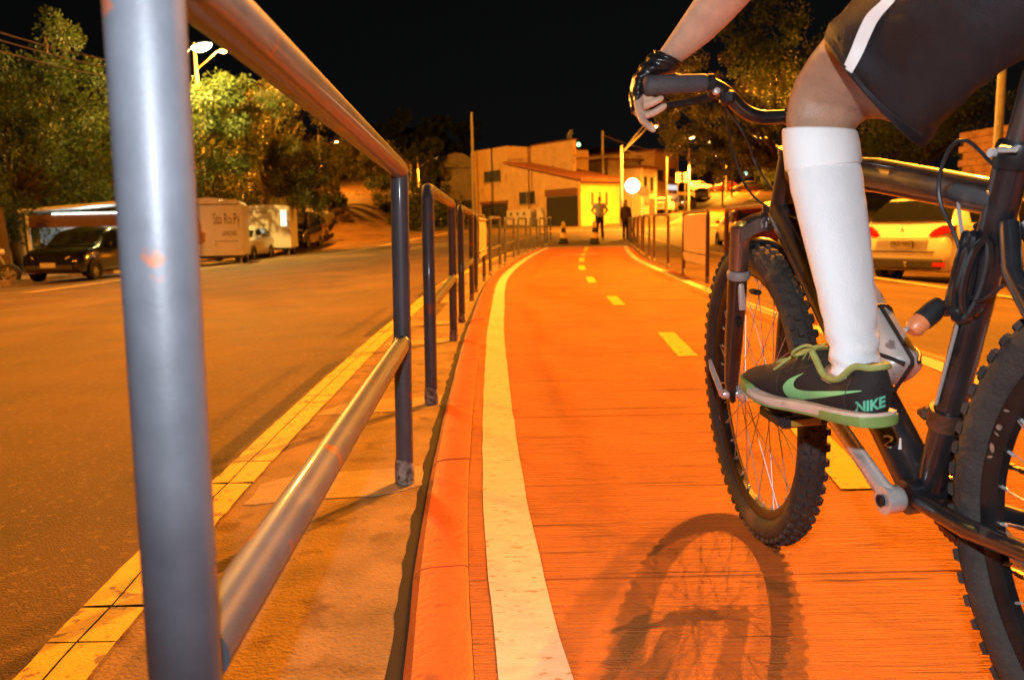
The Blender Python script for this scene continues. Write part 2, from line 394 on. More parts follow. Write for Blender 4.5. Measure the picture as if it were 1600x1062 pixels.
# gutter of poured concrete along the fence, pads at the posts, yellow line half on it
gut = ribbon('gutter', lambda q: xl(q) - .83, lambda q: xl(q) - .238, -2.4, YEND, .004, m_conc, None, step=.2, wob=.01, zf=lambda x, q: gz(x, q))
tag(gut, 'stained concrete gutter strip beside the railings', 'gutter', kind='structure')
gap = ribbon('gutter_gap', lambda q: xl(q) - .246, lambda q: xl(q) - .20, -2.4, YEND, .006, m_joint, gut, step=.06, wob=.012, zf=lambda x, q: gz(x, q))
yl = tag(thing('road_marking', 'yellow line along the gutter, cracked across', 'marking'), kind='structure')
y = -.6; rr_ = random.Random(11)
while y < YEND - 2:                      # the line is broken by cracks: each stretch is a piece
    ln = rr_.choice([.14, .22, .3, .42, .6]) * (1 if y < 9 else 3)
    g = rr_.uniform(.002, .005); sk = rr_.uniform(-.02, .02)
    for a, b in ((-.885, -.832), (-.8275, -.755)):
        mb = MB(); ys = frange(y + g, y + ln - g, .06); n = len(ys); vs = []
        for q in ys:
            w1 = .006 * mnoise.noise(Vector((q*14, a*5, 1))); w2 = .006 * mnoise.noise(Vector((q*14, b*5, 9)))
            xa, xb = xl(q) + a + (w1 if a < -.85 else .004 * mnoise.noise(Vector((q*5, 3, 3)))), xl(q) + b + (w2 if b > -.8 else .004 * mnoise.noise(Vector((q*5, 3, 3))))
            vs += [(xa, q, gz(xa, q) + .009), (xb, q + sk * .5, gz(xb, q) + .009)]
        mb.add(vs, [(2*i, 2*i+1, 2*i+3, 2*i+2) for i in range(n-1)]).build('line_stretch', m_yel, yl)
    y += ln
ribbon('line_crack', lambda q: xl(q) - .88, lambda q: xl(q) - .76, -.6, YEND - 2, .006, m_joint, yl, step=.15, wob=.01, zf=lambda x, q: gz(x, q))
# far gutter before the parked vehicles, pavement behind them
FG = [(p.y, p.x) for p in (ground(320, 421), ground(420, 407), ground(545, 394))]
fgx = lambda q: interp(FG, q)
g2 = ribbon('gutter', lambda q: fgx(q) - .45, lambda q: fgx(q), 16, 46, .008, m_pad, None, step=1, zf=lambda x, q: gz(x, q))
tag(g2, 'pale concrete gutter in front of the parked trailers', 'gutter', kind='structure')
pv = MB()
for a, b in zip(frange(6, 46, 1)[:-1], frange(6, 46, 1)[1:]):
    pv.loft([[(-16.5, q, gz(-15, q) - .1), (-16.5, q, gz(-13.4, q) + .13), (-13.42, q, gz(-13.4, q) + .13), (-13.4, q, gz(-13.4, q) - .1)] for q in (a, b)], cap=(False, False))
tag(pv.build('pavement', m_conc), 'concrete pavement along the trees behind the parked trailers', 'pavement', kind='structure')
# right-hand pavement and its kerb
RK = [(p.y, p.x) for p in (ground(1372, 432), ground(1600, 446), ground(1160, 392))]
pr = MB()
for a, b in zip(frange(-6, 46, 1)[:-1], frange(-6, 46, 1)[1:]):
    pr.loft([[(10.9, q, gz(11, q) - .1), (10.9, q, gz(11, q) + .11), (10.94, q, gz(11, q) + .13), (16.9, q, gz(11, q) + .13)] for q in (a, b)], cap=(False, False))
tag(pr.build('pavement', m_conc), 'concrete pavement below the brick wall', 'pavement', kind='structure')
sg = ribbon('gutter', lambda q: 6.0, lambda q: 6.35, -4, 42, .01, m_pad, None, step=1, zf=lambda x, q: gz(x, q))
tag(sg, 'pale concrete channel between the lane and the angled parking', 'gutter', kind='structure')
cl = MB()
A, B = ground(860, 358), ground(1000, 352)
ribbon_c = ribbon('crossing_line', lambda q: -6, lambda q: 9, 43.0, 43.35, .006, m_whi, None, step=.1, zf=lambda x, q: gz(x, q))
tag(ribbon_c, 'pale painted line across the junction before the garage', 'marking', kind='structure')
# the path's continuation uphill between two white lines
UP = [(p.y, p.x) for p in (ground(1085, 350), ground(1112, 333), ground(1140, 317), ground(1158, 308))]
UP = sorted(UP)
upx = lambda q: interp(UP, q)
ys0, ys1 = UP[0][0], min(UP[-1][0] + 14, UP[0][0] + 90)
up = ribbon('cycle_path', lambda q: upx(q) - 1.5, lambda q: upx(q) + 1.5, ys0, ys1, .03, m_path, None, step=1.5, zf=lambda x, q: gz(x, q))
tag(up, 'cycle path going on uphill beyond the junction between white lines', 'cycle path', kind='structure')
for s in (-1.6, 1.6): ribbon('edge_line', lambda q: upx(q) + s - .14, lambda q: upx(q) + s + .14, ys0, ys1, .05, m_whi, up, step=1.5, zf=lambda x, q: gz(x, q))

# ================================================================== railings
m_rail = mat('grey_rail_paint', (.098, .107, .128), .5, var=.16, scale=14, bump=.03, bscale=240, coat=.22, spots=((.30, .085, .035), 13, .655, .03), spec=.45, metal=.1)
m_rail2 = mat('brown_rail_paint', (.10, .06, .05), .4, var=.2, scale=16, spots=((.30, .12, .05), 20, .66, .03), spec=.6)
m_rust = mat('flaked_base', (.42, .36, .30), .8, var=.4, scale=40, spots=((.16, .10, .07), 60, .5, .1))
m_cloth = mat('banner_cloth', (.52, .42, .30), .8, var=.08, scale=12, bump=.3, bscale=20)
RH = .95
def railing(A, B, label, group, tilt=0.0, mid=True, m=None, r=.0268, bend=.05, name='railing', pads=True, lift=0.0):
    A = Vector((A[0], A[1], gz(*A))); B = Vector((B[0], B[1], gz(*B)))
    t = thing(name, label, 'railing', A, 0, group); m = m or m_rail
    up = Vector((tilt, 0, 1)).normalized(); d = (B - A).normalized()
    At, Bt = A + up * (RH - r + lift), B + up * (RH - r); dT = (Bt - At).normalized()
    bends = lambda P, s: [P + up * (-bend * (1 - math.sin(a))) + dT * (s * bend * (1 - math.cos(a))) for a in (0, .5, 1.0, math.pi/2)]
    cA = bends(At, 1); cB = bends(Bt, -1)
    MB().tube([A - up*.02] + cA[:3], r, 20).build('post', m, t, True, True)
    MB().tube([B - up*.02] + cB[:3], r, 20).build('post', m, t, True, True)
    MB().tube(cA[2:] + cB[::-1][:2], r, 20).build('top_rail', m, t, True, True)
    if mid: MB().tube([A + up*.425 + d*.028, B + up*.425 - d*.028], r * .93, 20).build('middle_rail', m, t, True, True)
    if mid:
        for P, sg in ((B, -1),):
            MB().lathe([(r*.9, .002), (r*1.12, .004), (r*1.06, .011), (r*.92, .015)], P + up*.425 + d*(sg*(r*.9)), axis=d*sg, n=18).build('weld_bead', m, t, True, True)
    for P in (A, B):
        if pads:
            s = MB(); pts = []
            for k in range(14):
                an = 2*math.pi*k/14; rr2 = 1 + .25 * mnoise.noise(Vector((P.y*3 + math.cos(an), math.sin(an), 5)))
                ce, se = math.cos(an), math.sin(an); pts.append((math.copysign(abs(ce)**.45, ce) * .25 * rr2 - .20, math.copysign(abs(se)**.45, se) * .13 * rr2 + .08*ce))
            s.prism(pts, P + Vector((0, 0, .002)), (1, 0, 0), (0, 1, 0), (0, 0, 1), .004).build('footing', m_pad, t, world=True)
        MB().lathe([(r + .0035, 0), (r + .004, .03), (r + .0025, .05), (r + .0015, .062), (r, .075)], P + Vector((0, 0, .008)), n=20).build('base_patch', m_rust, t, True, True)
    return t, At, Bt, up, d
def fencex(q): return xl(q) - .285
LP = [ground(633, 757), ground(672, 634), ground(707, 531)]
panels = [(.545, 2.32), (3.32, 5.25), (6.3, 8.2), (9.3, 11.2), (12.4, 14.3), (15.4, 17.3), (18.4, 20.3), (21.4, 23.2), (24.2, 26.0), (27, 28.6)]
lbl = ['grey pipe railing closest to the bicycle, with scratched post and chipped paint', 'grey pipe railing second along the row beside the gutter, glints on its post',
       'grey pipe railing between the glinting panel and the panel with a banner', 'grey pipe railing carrying the pale banner on the gutter side',
       'grey pipe railing just past the banner on the gutter side', 'grey pipe railing second past the banner on the gutter side'] + ['grey pipe railing, %s past the banner on the gutter side' % w for w in ('third', 'fourth', 'fifth')] + ['last grey pipe railing on the gutter side, beside the striped channelizer']
for (a, b), l in zip(panels, lbl):
    near = a < 1
    A = (-.259, .545) if near else (fencex(a), a); B = (LP[0].x, LP[0].y) if near else (fencex(b), b)
    r_ = railing(A, B, l, 'railings along the gutter', tilt=.022 if near else .016, bend=.012 if near else .045, lift=.022 if near else 0, r=.0258 if near else .0268)
    if a == 9.3:
        _, At, Bt, up_, d_ = r_
        bn = MB(); o = Vector((.035, 0, 0))
        rings = []
        for zt in (-.03, -.09, -.2, -.32, -.43, -.455, -.52):
            bow = .004 * math.sin(zt * 20)
            rings.append([At + up_*zt + d_*t + o*(1) + Vector((bow, 0, 0)) for t in frange(.08, 1.8, .2)])
        nn = len(rings[0]); bn.add([p for rg in rings for p in rg] + [p + Vector((.004, 0, 0)) for rg in rings for p in rg],
            [(j*nn+i, j*nn+i+1, (j+1)*nn+i+1, (j+1)*nn+i) for j in range(6) for i in range(nn-1)] + [(7*nn+j*nn+i, 7*nn+(j+1)*nn+i, 7*nn+(j+1)*nn+i+1, 7*nn+j*nn+i+1) for j in range(6) for i in range(nn-1)])
        bt = thing('banner', 'pale banner sheet tied to a grey railing beside the gutter', 'banner', At)
        bn.build('sheet', m_cloth, bt, True, True)
        for zt in (-.05, -.44):
            MB().tube([At + up_*zt + Vector((.05, -.06, 0)), At + up_*zt + d_*1.95 + Vector((.05, 0, 0))], .006, 6).build('tie_cord', m_whi, bt, True, True)
def rfx(q): return xr(q) + .30
rp = [(5.9, 9.0), (10.1, 12.0), (13.6, 15.6), (16.6, 18.4), (19.4, 21.2), (22.2, 24), (25, 26.8), (27.6, 29.2)]
rl = ['long brown pipe railing without middle bar behind the cyclist leg', 'brown pipe railing filled by a tan banner on the parking side', 'brown pipe railing just past the tan banner'] + ['brown pipe railing, %s past the tan banner' % w for w in ('second', 'third', 'fourth', 'fifth')] + ['last brown pipe railing, beside the woman in the brown jacket']
for (a, b), l in zip(rp, rl):
    r_ = railing((rfx(a), a), (rfx(b), b), l, 'railings on the parking side', mid=False, m=m_rail2, pads=False)
    if a == 10.1:
        _, At, Bt, up_, d_ = r_
        bt = thing('banner', 'tan banner sheet laced inside a brown railing', 'banner', At)
        s = Vector((-.012, 0, 0)); L_ = (Bt - At).length
        for nm, z0, z1 in (('sheet', -.035, -.56), ('lower_flap', -.58, -.70)):
            q = MB(); rg = [[At + up_*lerp(z0, z1, t) + d_*u + s + Vector((.006*math.sin(u*9+t*4), 0, 0)) for u in frange(.06, L_-.06, .15)] for t in (0, .25, .5, .75, 1)]
            nn = len(rg[0]); q.add([p for r2 in rg for p in r2] + [p + Vector((.004, 0, 0)) for r2 in rg for p in r2],
                [(j*nn+i, j*nn+i+1, (j+1)*nn+i+1, (j+1)*nn+i) for j in range(4) for i in range(nn-1)] + [(5*nn+j*nn+i, 5*nn+(j+1)*nn+i, 5*nn+(j+1)*nn+i+1, 5*nn+j*nn+i+1) for j in range(4) for i in range(nn-1)])
            q.build(nm, m_cloth, bt, True, True)

# ================================================================== street lamps
m_pole = mat('pole_concrete', (.30, .27, .23), .8, var=.2, scale=3, bump=.3, bscale=30)
m_steel = mat('galvanised', (.35, .34, .33), .45, metal=.7, var=.15, scale=10)
m_lamp = mat('sodium_lens', (1, .8, .5), .3, emit=(1.0, .62, .20), estr=26)
m_lamp_w = mat('white_lens', (1, 1, .9), .3, emit=(.95, 1.0, .62), estr=60)
m_lampbody = mat('lamp_housing', (.25, .24, .23), .5, var=.1)
def head(t, P, d, power, white=False, lens=.16, spot=True, color=None):
    P = Vector(P); d = Vector(d).normalized(); rot = d.to_track_quat('Y', 'Z').to_matrix()
    s = MB(); rings = []
    for v, w, h in ((-.32, .05, .05), (-.2, .09, .09), (0, .15, .13), (.2, .15, .12), (.34, .10, .07), (.38, .04, .03)):
        rings.append([P + rot @ Vector((w*math.cos(a), v, .03 + h*max(-.25, math.sin(a)))) for a in [2*math.pi*k/12 for k in range(12)]])
    s.loft(rings); hd = s.build('lamp_head', m_lampbody, t, True, True)
    g = MB(); rings = []
    for k in range(5):
        a = k / 4 * math.pi / 2
        rings.append([P + rot @ Vector((.11*math.cos(a)*math.cos(b)*lens/.16, .06 + .2*math.cos(a)*math.sin(b)*lens/.16, -.012 - .09*math.sin(a)*lens/.16)) for b in [2*math.pi*i/14 for i in range(14)]])
    g.loft(rings).build('lens', m_lamp_w if white else m_lamp, hd, True, True)
    if power:
        ld = bpy.data.lights.new('lamp_light', 'SPOT' if spot else 'POINT'); ld.energy = power; ld.color = color or ((1, .66, .16) if white else SODIUM); ld.shadow_soft_size = .07
        if spot: ld.spot_size = R(165); ld.spot_blend = .5
        lo = bpy.data.objects.new('lamp_light', ld); col.objects.link(lo); lo.parent = t
        lo.location = MW[t].inverted() @ (P + Vector((0, 0, -.22)))
def pole_lamp(base, h, heads, label, r=.12, m=None, group='street lamps', arm_z=None, spot=True):
    base = Vector(base); t = thing('street_lamp', label, 'street lamp', base, 0, group)
    MB().tube([base - Vector((0, 0, .1)), base + Vector((0, 0, h*.5)), base + Vector((0, 0, h))], [r, r*.85, r*.7], 12).build('pole', m or m_pole, t, True, True)
    for P, power, white in heads:
        P = Vector(P); top = base + Vector((0, 0, min(h - .2, (arm_z or P.z - base.z - .8))))
        d = P - top; mid = top + d*.55 + Vector((0, 0, .12*d.length*.5))
        dd = Vector((d.x, d.y, 0)); dd.normalize()
        MB().tube([top, mid, P - dd*.3 + Vector((0, 0, .03))], [.035, .03, .028], 8).build('arm', m_steel, t, True, True)
        head(t, P, dd + Vector((0, 0, .12)), power, white, lens=(.34 if white else .16), spot=(not white if spot is None else spot))
    return t
p1 = at(1557, 250, 12.2); b1 = Vector((p1.x, 12.2, gz(p1.x, 12.2)))
MAINP = 10000
pole_lamp(b1, 9.6, [((5.3, 11.1, 9.0), MAINP*1.25, False), ((6.9, 11.4, 9.0), MAINP*.75, False)], 'tall street lamp with two arms behind the cyclist', r=.068, m=m_steel)
hA, hB = at(313, 72, 31.5), at(348, 80, 41)
pole_lamp((at(272, 300, 32).x, 32, gz(-13, 32)), 9.0, [(hA, 7500, True)], 'street lamp with white glowing head over the trees', r=.13, spot=False)
pole_lamp((hB.x - 1.6, 41.5, gz(hB.x - 1.6, 41.5)), hB.z - gz(hB.x - 1.6, 41.5) + .5, [(hB, 26000, False)], 'street lamp with orange head above the lamplit treetop', r=.13, spot=False)
hC = at(682, 247, 72)
hC2 = at(524, 222, 63)
pole_lamp((hC2.x - 1.4, 63.4, gz(hC2.x - 1.4, 63)), hC2.z - gz(hC2.x - 1.4, 63) + .6, [(hC2, 5000, False)], 'street lamp half hidden by leaves above the side street slope')
pole_lamp((hC.x - 1.8, 72.6, gz(hC.x - 1.8, 72)), hC.z - gz(hC.x - 1.8, 72) + .6, [(hC, 16000, False)], 'street lamp glowing through leaves up the side street')
hD1, hD2 = at(1011, 196, 46), at(1020, 198.5, 47)
pD = at(971, 330, 48)
pole_lamp((pD.x, 48, gz(pD.x, 48)), at(970, 228, 48).z - gz(pD.x, 48), [(hD1, 10000, False), (hD2, 7000, False)], 'street lamp with twin long arms before the shops', arm_z=at(970, 240, 48).z - gz(pD.x, 48))
hE = at(1088, 250, 72); pE = at(1076, 300, 73)
pole_lamp((pE.x, 73, gz(pE.x, 73)), at(1075, 232, 73).z - gz(pE.x, 73), [(hE, 22000, False)], 'street lamp on a concrete pole by the roadside signboard', arm_z=at(1076, 252, 73).z - gz(pE.x, 73))
hF = at(1080, 215, 60); pF = at(1041, 300, 61)
pole_lamp((pF.x, 61, gz(pF.x, 61)), at(1041, 245, 61).z - gz(pF.x, 61), [(hF, 12000, False)], 'street lamp with one long slanting arm beside the far shop', arm_z=at(1041, 247, 61).z - gz(pF.x, 61))
for px, py, pyb, Y, pw, lab in ((1119, 243, 300, 112, 26000, 'far street lamp low over the hill road'), (1186, 213, 300, 45, 12000, 'far street lamp among the tree leaves above the hill road'),
                               (1110, 222, 300, 90, 0, 'street lamp shining between the leaves over the hill road'), (1166, 232, 300, 120, 0, 'farthest street lamp on top of the hill road')):
    P = at(px, py, Y); bx = P.x + 1.6
    pole_lamp((bx, Y + .5, gz(bx, Y)), max(3, P.z - gz(bx, Y) + .4), [(P, pw, False)], lab, spot=(Y > 60))

# unseen lamp added out of frame to fill the left lane and trailers
pole_lamp((-14.2, 12.6, gz(-14.2, 12.6)), 9.4, [((-11.4, 12.9, 9.0), 8800, False)], 'added street lamp out of view, filling the left lane and trailers with light')
# ================================================================== bicycle
m_tyre = mat('tyre_rubber', (.045, .038, .034), .8, var=.35, scale=14, bump=.3, bscale=150, spots=((.16, .095, .055), 9, .56, .14))
m_black = mat('black_frame', (.014, .014, .017), .34, var=.4, scale=20, coat=.8, spots=((.06, .05, .045), 24, .62, .1))
m_blackm = mat('black_metal', (.02, .02, .022), .35, metal=.4, var=.3, scale=25)
m_blackp = mat('black_plastic', (.018, .018, .02), .5, var=.3, scale=30)
m_alu = mat('polished_alloy', (.74, .72, .70), .28, metal=.5, var=.08, scale=12, spots=((.5, .46, .42), 30, .66, .06))
m_chrome = mat('spoke_steel', (.42, .40, .38), .42, metal=.5, var=.05)
m_crown = mat('fork_crown_alloy', (.42, .33, .30), .26, metal=.9, var=.12, scale=14)
m_grip = mat('grip_rubber', (.075, .072, .078), .6, var=.15, scale=40, bump=.2, bscale=220)
m_orange = mat('orange_plastic', (.75, .22, .08), .35, var=.05)
m_bottle = mat('bottle_silver', (.60, .58, .56), .42, metal=.35, var=.12, scale=14, spots=((.25, .22, .2), 40, .66, .03))
m_brown = mat('greasy_metal', (.14, .09, .06), .4, metal=.7, var=.4, scale=40)
m_print = mat('white_print', (.75, .75, .75), .5, var=.1)
m_gold = mat('gold_sticker', (.55, .36, .06), .4, metal=.5, var=.1)

BIKE = Matrix.Translation((.640, 1.136, PATH_H)) @ Matrix.Rotation(.129, 4, 'Z') @ Matrix.Rotation(-.054, 4, 'Y')
STEER = -.10
BB = Vector((0, 0, .30)); FA = Vector((0, .60, .335)); RA = Vector((0, -.408, .335))
HT0, HT1 = Vector((0, .455, .715)), Vector((0, .40, .84))
ST1 = Vector((0, -.155, .78))
bike = thing('bicycle', 'black mountain bike with knobbly tyres and silver crank ridden along the orange path', 'bicycle')
bike.matrix_world = BIKE; MW[bike] = BIKE.copy()
fr = MB()
fr.tube([BB, ST1], .0205, 18)
fr.tube([BB + Vector((0, .01, .0)), HT0 + Vector((0, -.01, .02))], [(.034, .032), (.031, .029)], 18)
fr.tube([ST1 + Vector((0, .012, -.045)), lerp(ST1, HT1, .5) + Vector((0, 0, -.028)), HT1 + Vector((0, -.01, -.03))], [(.024, .022), (.027, .023), (.028, .023)], 18)
fr.tube([HT0, HT1], .025, 18); fr.tube([HT0 - Vector((0, -.004, .012)), HT0], .028, 18); fr.tube([HT1, HT1 + Vector((0, -.004, .012))], .028, 18)
fr.tube([BB + Vector((-.037, 0, 0)), BB + Vector((.037, 0, 0))], .026, 18)
frame = fr.build('frame', m_black, bike, True)
for s in (-1, 1):
    MB().tube([BB + Vector((s*.028, -.02, 0)), BB + Vector((s*.042, -.14, .006)), RA + Vector((s*.062, .08, -.002)), RA + Vector((s*.066, 0, 0))], [(.013, .012), (.015, .012), .011, .009], 12).build('chain_stay', m_black, bike, True)
    MB().tube(smooth_path([ST1 + Vector((s*.010, -.008, -.075)), ST1 + Vector((s*.034, -.045, -.15)), RA + Vector((s*.060, .055, .20)), RA + Vector((s*.066, 0, .01))], 1), [.0115, .012, .012, .012, .0115, .011, .0105, .010][:len(smooth_path([BB]*4, 1))], 12).build('seat_stay', m_black, bike, True)
    MB().box(RA + Vector((s*.066, 0, 0)), (.006, .05, .045), bev=.002).build('dropout', m_blackm, bike)
bx = MB(); bx.lathe([(.024, 0), (.025, .006), (.025, .024), (.0235, .03)], ST1 + Vector((0, -.002, -.006)) , axis=(0, -.31, .95), n=18)
clampo = bx.build('seat_clamp', m_blackm, bike, True)
MB().tube([ST1 + Vector((-.028, -.015, .015)), ST1 + Vector((-.030, -.04, .012))], [.005, .0035], 8).build('quick_release_lever', m_alu, clampo, True)
MB().tube([ST1 + Vector((-.031, .0, .012)), ST1 + Vector((-.022, .0, .012))], .0055, 10).build('clamp_bolt', m_alu, clampo, True)
sp = ST1 + Vector((0, -.055, .165))
MB().tube([ST1, sp], .0137, 16).build('seat_post', mat('post_alloy', (.25, .25, .26), .25, metal=.9, var=.1), bike, True)
# saddle: lofted, wide tail and long nose
sd = MB(); rings = []
for yy, w, zc, th in ((-.13, .03, .015, .012), (-.12, .062, .018, .022), (-.08, .072, .016, .03), (-.03, .060, .010, .032), (.02, .036, .006, .03), (.08, .022, .004, .028), (.13, .017, .0, .024), (.15, .008, -.004, .012)):
    rings.append([sp + Vector((0, yy + .0, .05 + zc)) + Vector((w*math.cos(a), 0, th*math.sin(a)*(1 if math.sin(a) > 0 else 1.2))) for a in [2*math.pi*k/16 for k in range(16)]])
sdo = sd.loft(rings).build('saddle', mat('saddle_vinyl', (.05, .05, .052), .45, var=.2, scale=30, bump=.15, bscale=200), bike, True)
for s in (-1, 1):
    MB().tube([sp + Vector((s*.02, -.1, .035)), sp + Vector((s*.022, -.05, .012)), sp + Vector((s*.02, .05, .012)), sp + Vector((s*.012, .11, .035))], .0035, 8).build('saddle_rail', m_alu, sdo, True)
MB().box(sp + Vector((0, 0, .008)), (.05, .04, .03), bev=.006).build('seat_post_head', m_alu, bike, True)
text_part('frame_size_print', '21', .026, BB + Vector((-.03, .078, .062)) , (0, .62, -.02 + .12), (0, -.12, .62), m_print, bike, world=False, sx=1.5) if False else None

# ---- wheels
def wheel_mesh():
    rr0, rm = .3075, .0272; mb = MB(); prof_ = []
    for k in range(14):
        a = math.pi*2*k/14; prof_.append((rr0 + rm*math.cos(a)*(1.0), rm*math.sin(a)*.98))
    mb.lathe(prof_, (0, 0, 0), axis=(1, 0, 0), n=96, closed=True)
    rk2 = random.Random(5)
    for i in range(66):                      # knobs: centre pairs and staggered shoulder lugs
        for rowk, (x, rad, sx, sy, sz) in enumerate(((-.008, .3345, .011, .016, .008), (.0085, .3345, .011, .016, .008), (-.0205, .3275, .010, .017, .008), (.0205, .3275, .010, .017, .008))):
            a = 2*math.pi*(i + (.5 if rowk in (1, 2) else 0))/66
            rot = Matrix.Rotation(a, 3, 'X') @ Matrix.Rotation(x*18, 3, 'Y')
            mb.box(Matrix.Rotation(a, 3, 'X') @ Vector((x, 0, rad)), (sx, sy*rk2.uniform(.85, 1.1), sz), rot, taper=.8)
    return mb
tyre_me = wheel_mesh().mesh('tyre', m_tyre, 50)
rim_me = MB().lathe([(.2865, .0125), (.2865, .0105), (.277, .010), (.268, .004), (.268, -.004), (.277, -.010), (.2865, -.0105), (.2865, -.0125), (.272, -.0125), (.262, -.006), (.262, .006), (.272, .0125)], (0, 0, 0), axis=(1, 0, 0), n=72, closed=True).mesh('rim', m_blackm, 40)
hub_me = MB().lathe([(.005, -.062), (.009, -.062), (.010, -.05), (.012, -.042), (.022, -.034), (.0225, -.030), (.014, -.024), (.013, .024), (.0225, .030), (.022, .034), (.012, .042), (.010, .05), (.009, .062), (.005, .062)], (0, 0, 0), axis=(1, 0, 0), n=20, cap=True).mesh('hub', m_alu, 40)
def spoke_me(s, tw):
    a = tw; return MB().tube([Vector((s*.031, math.sin(a)*.021, math.cos(a)*.021)), Vector((s*.003, 0, .272))], .0011, 5).mesh('spoke', m_chrome)
spk = [spoke_me(1, 1.35), spoke_me(1, -1.35), spoke_me(-1, 1.35), spoke_me(-1, -1.35)]
nip_me = MB().tube([(0, 0, .252), (0, 0, .266)], .0022, 6).mesh('nipple', m_alu)
def add(name, me, parent, M_=None):
    o = bpy.data.objects.new(name, me); col.objects.link(o); o.parent = parent
    if M_ is not None: o.matrix_local = M_
    MW[o] = MW.get(parent, Matrix.Identity(4)); return o
def wheel(M_, label=None):
    w = bpy.data.objects.new('wheel', None); col.objects.link(w); w.parent = bike; w.matrix_local = M_; w.empty_display_size = .1; MW[w] = BIKE @ M_
    if label: w['label'] = label
    add('tyre', tyre_me, w); add('rim', rim_me, w); add('hub', hub_me, w)
    for k in range(32):
        o = add('spoke', spk[(k % 2) * 2 + (k // 2) % 2], w); o.rotation_euler = (2*math.pi*k/32, 0, 0)
        o = add('nipple', nip_me, w); o.rotation_euler = (2*math.pi*k/32, 0, 0)
    return w
PIV = Vector((0, .56, 0))
SM = Matrix.Translation(PIV) @ Matrix.Rotation(STEER, 4, 'Z') @ Matrix.Translation(-PIV)
wf = wheel(SM @ Matrix.Translation(FA) @ Matrix.Rotation(.07, 4, 'X')); wr = wheel(Matrix.Translation(RA) @ Matrix.Rotation(.3, 4, 'X'))
# pale rim stickers, worn to marks
for w, angs in ((wf, (1.05, 1.13, 1.21, 1.29, 4.1, 4.18, 4.26)), (wr, (4.66, 4.71, 4.79, 4.83, 4.93, 1.5, 1.6))):
    for i_, a in enumerate(angs):
        rot = Matrix.Rotation(a, 3, 'X'); sy_ = (.0020, .0060, .0016, .0045)[i_ % 4]; sh_ = (.003, -.002, 0, .002)[i_ % 4]
        pts = [rot @ Vector((-.0134, math.cos(t)*sy_ + sh_*math.sin(t), .2745 + math.sin(t)*.0048)) for t in [2*math.pi*k/10 + .3*i_ for k in range(10)]]
        MB().add(pts, [tuple(range(10))]).build('rim_sticker', mat('worn_sticker', (.25, .19, .165), .6, var=.4, scale=200), w)
def sbuild(mb, name, m, parent, smooth=True):
    mb.v = [SM @ p for p in mb.v]; return mb.build(name, m, parent, smooth)
# ---- fork
CRN = Vector((0, .495, .70))
fk = MB()
fk.loft([[CRN + Vector((x, dy, dz)) for dy, dz in ((-.024, -.012 + zo), (.024, -.012 + zo), (.024, .016 + zo), (.012, .026 + zo), (-.012, .026 + zo), (-.024, .016 + zo))] for x, zo in ((-.066, -.012), (-.05, -.002), (-.03, .006), (0, .012), (.03, .006), (.05, -.002), (.066, -.012))])
for s in (-1, 1):
    fk.tube([CRN + Vector((s*.058, -.004, .012)), CRN + Vector((s*.058, .0, -.0)), CRN + Vector((s*.058, .027, -.095))], [.019, .021, .0185], 16)
crown = sbuild(fk, 'fork_crown', m_crown, bike)
for s in (-1, 1):
    sbuild(MB().lathe([(0, .004), (.013, .004), (.0155, .0), (.0155, -.006)], CRN + Vector((s*.058, -.006, .016)), n=14), 'top_cap', m_gold, crown)
    lg = MB(); top = CRN + Vector((s*.058, .026, -.09)); bot = FA + Vector((s*.056, -.004, .03))
    lg.tube([top, top + Vector((0, .004, -.015)), lerp(top, bot, .55), bot, FA + Vector((s*.056, 0, 0))], [.0225, .0205, .0195, .016, .012], 16)
    leg = sbuild(lg, 'fork_leg', m_black, bike)
    sbuild(MB().lathe([(.0235, 0), (.0245, .006), (.0235, .014), (.019, .018)], top + Vector((0, -.002, -.008)), axis=(0, -.27, .96), n=16), 'wiper_seal', mat('seal_grey', (.25, .23, .22), .5), leg)
    sbuild(MB().box(FA + Vector((s*.056, 0, -.002)), (.012, .03, .036), bev=.004), 'dropout', m_blackm, leg)
    sbuild(MB().box(lerp(top, bot, .42) + Vector((s*.0, -.026, 0)), (.012, .016, .02), bev=.003), 'brake_boss', m_blackm, leg)
br = MB(); top = CRN + Vector((0, .03, -.10))
br.tube([top + Vector((math.cos(a)*.058, .018 + .01*math.sin(a), math.sin(a)*.072)) for a in [math.pi*k/12 for k in range(13)]], [(.011, .016)]*13, 10)
sbuild(br, 'fork_brace', m_black, bike)
sbuild(MB().tube([CRN, CRN + Vector((0, -.02, .05))], .017, 14), 'steerer', m_black, bike)
# rim brake arms and quick release
for s in (-1, 1):
    b0 = CRN + Vector((s*.052, .05, -.165))
    ba = sbuild(MB().tube([b0 + Vector((s*.0, -.03, 0)), b0 + Vector((s*.004, -.036, .05)), b0 + Vector((s*.012, -.03, .105))], [(.008, .006), (.007, .005), .0045], 8), 'brake_arm', m_alu, bike)
    sbuild(MB().box(b0 + Vector((-s*.028, -.028, .035)), (.012, .05, .011), bev=.003), 'brake_pad', m_blackp, ba)
sbuild(MB().tube([FA + Vector((-.075, 0, 0)), FA + Vector((.075, 0, 0))], .0045, 10), 'axle', m_alu, bike)
qr = MB(); qr.tube([FA + Vector((-.078, 0, 0)), FA + Vector((-.084, -.012, .012)), FA + Vector((-.092, .02, .055)), FA + Vector((-.094, .03, .075))], [.007, .0065, .006, .0035], 8); sbuild(qr, 'quick_release_lever', m_alu, bike)
sbuild(MB().lathe([(0, -.006), (.009, -.006), (.011, 0), (.011, .008), (0, .008)], FA + Vector((-.072, 0, 0)), axis=(1, 0, 0), n=14), 'axle_nut', m_alu, bike)
PIV2 = Vector((0, .41, 0)); SM2 = Matrix.Translation(PIV2 + Vector((.012, 0, 0))) @ Matrix.Rotation(STEER, 4, 'Z') @ Matrix.Translation(-PIV2)
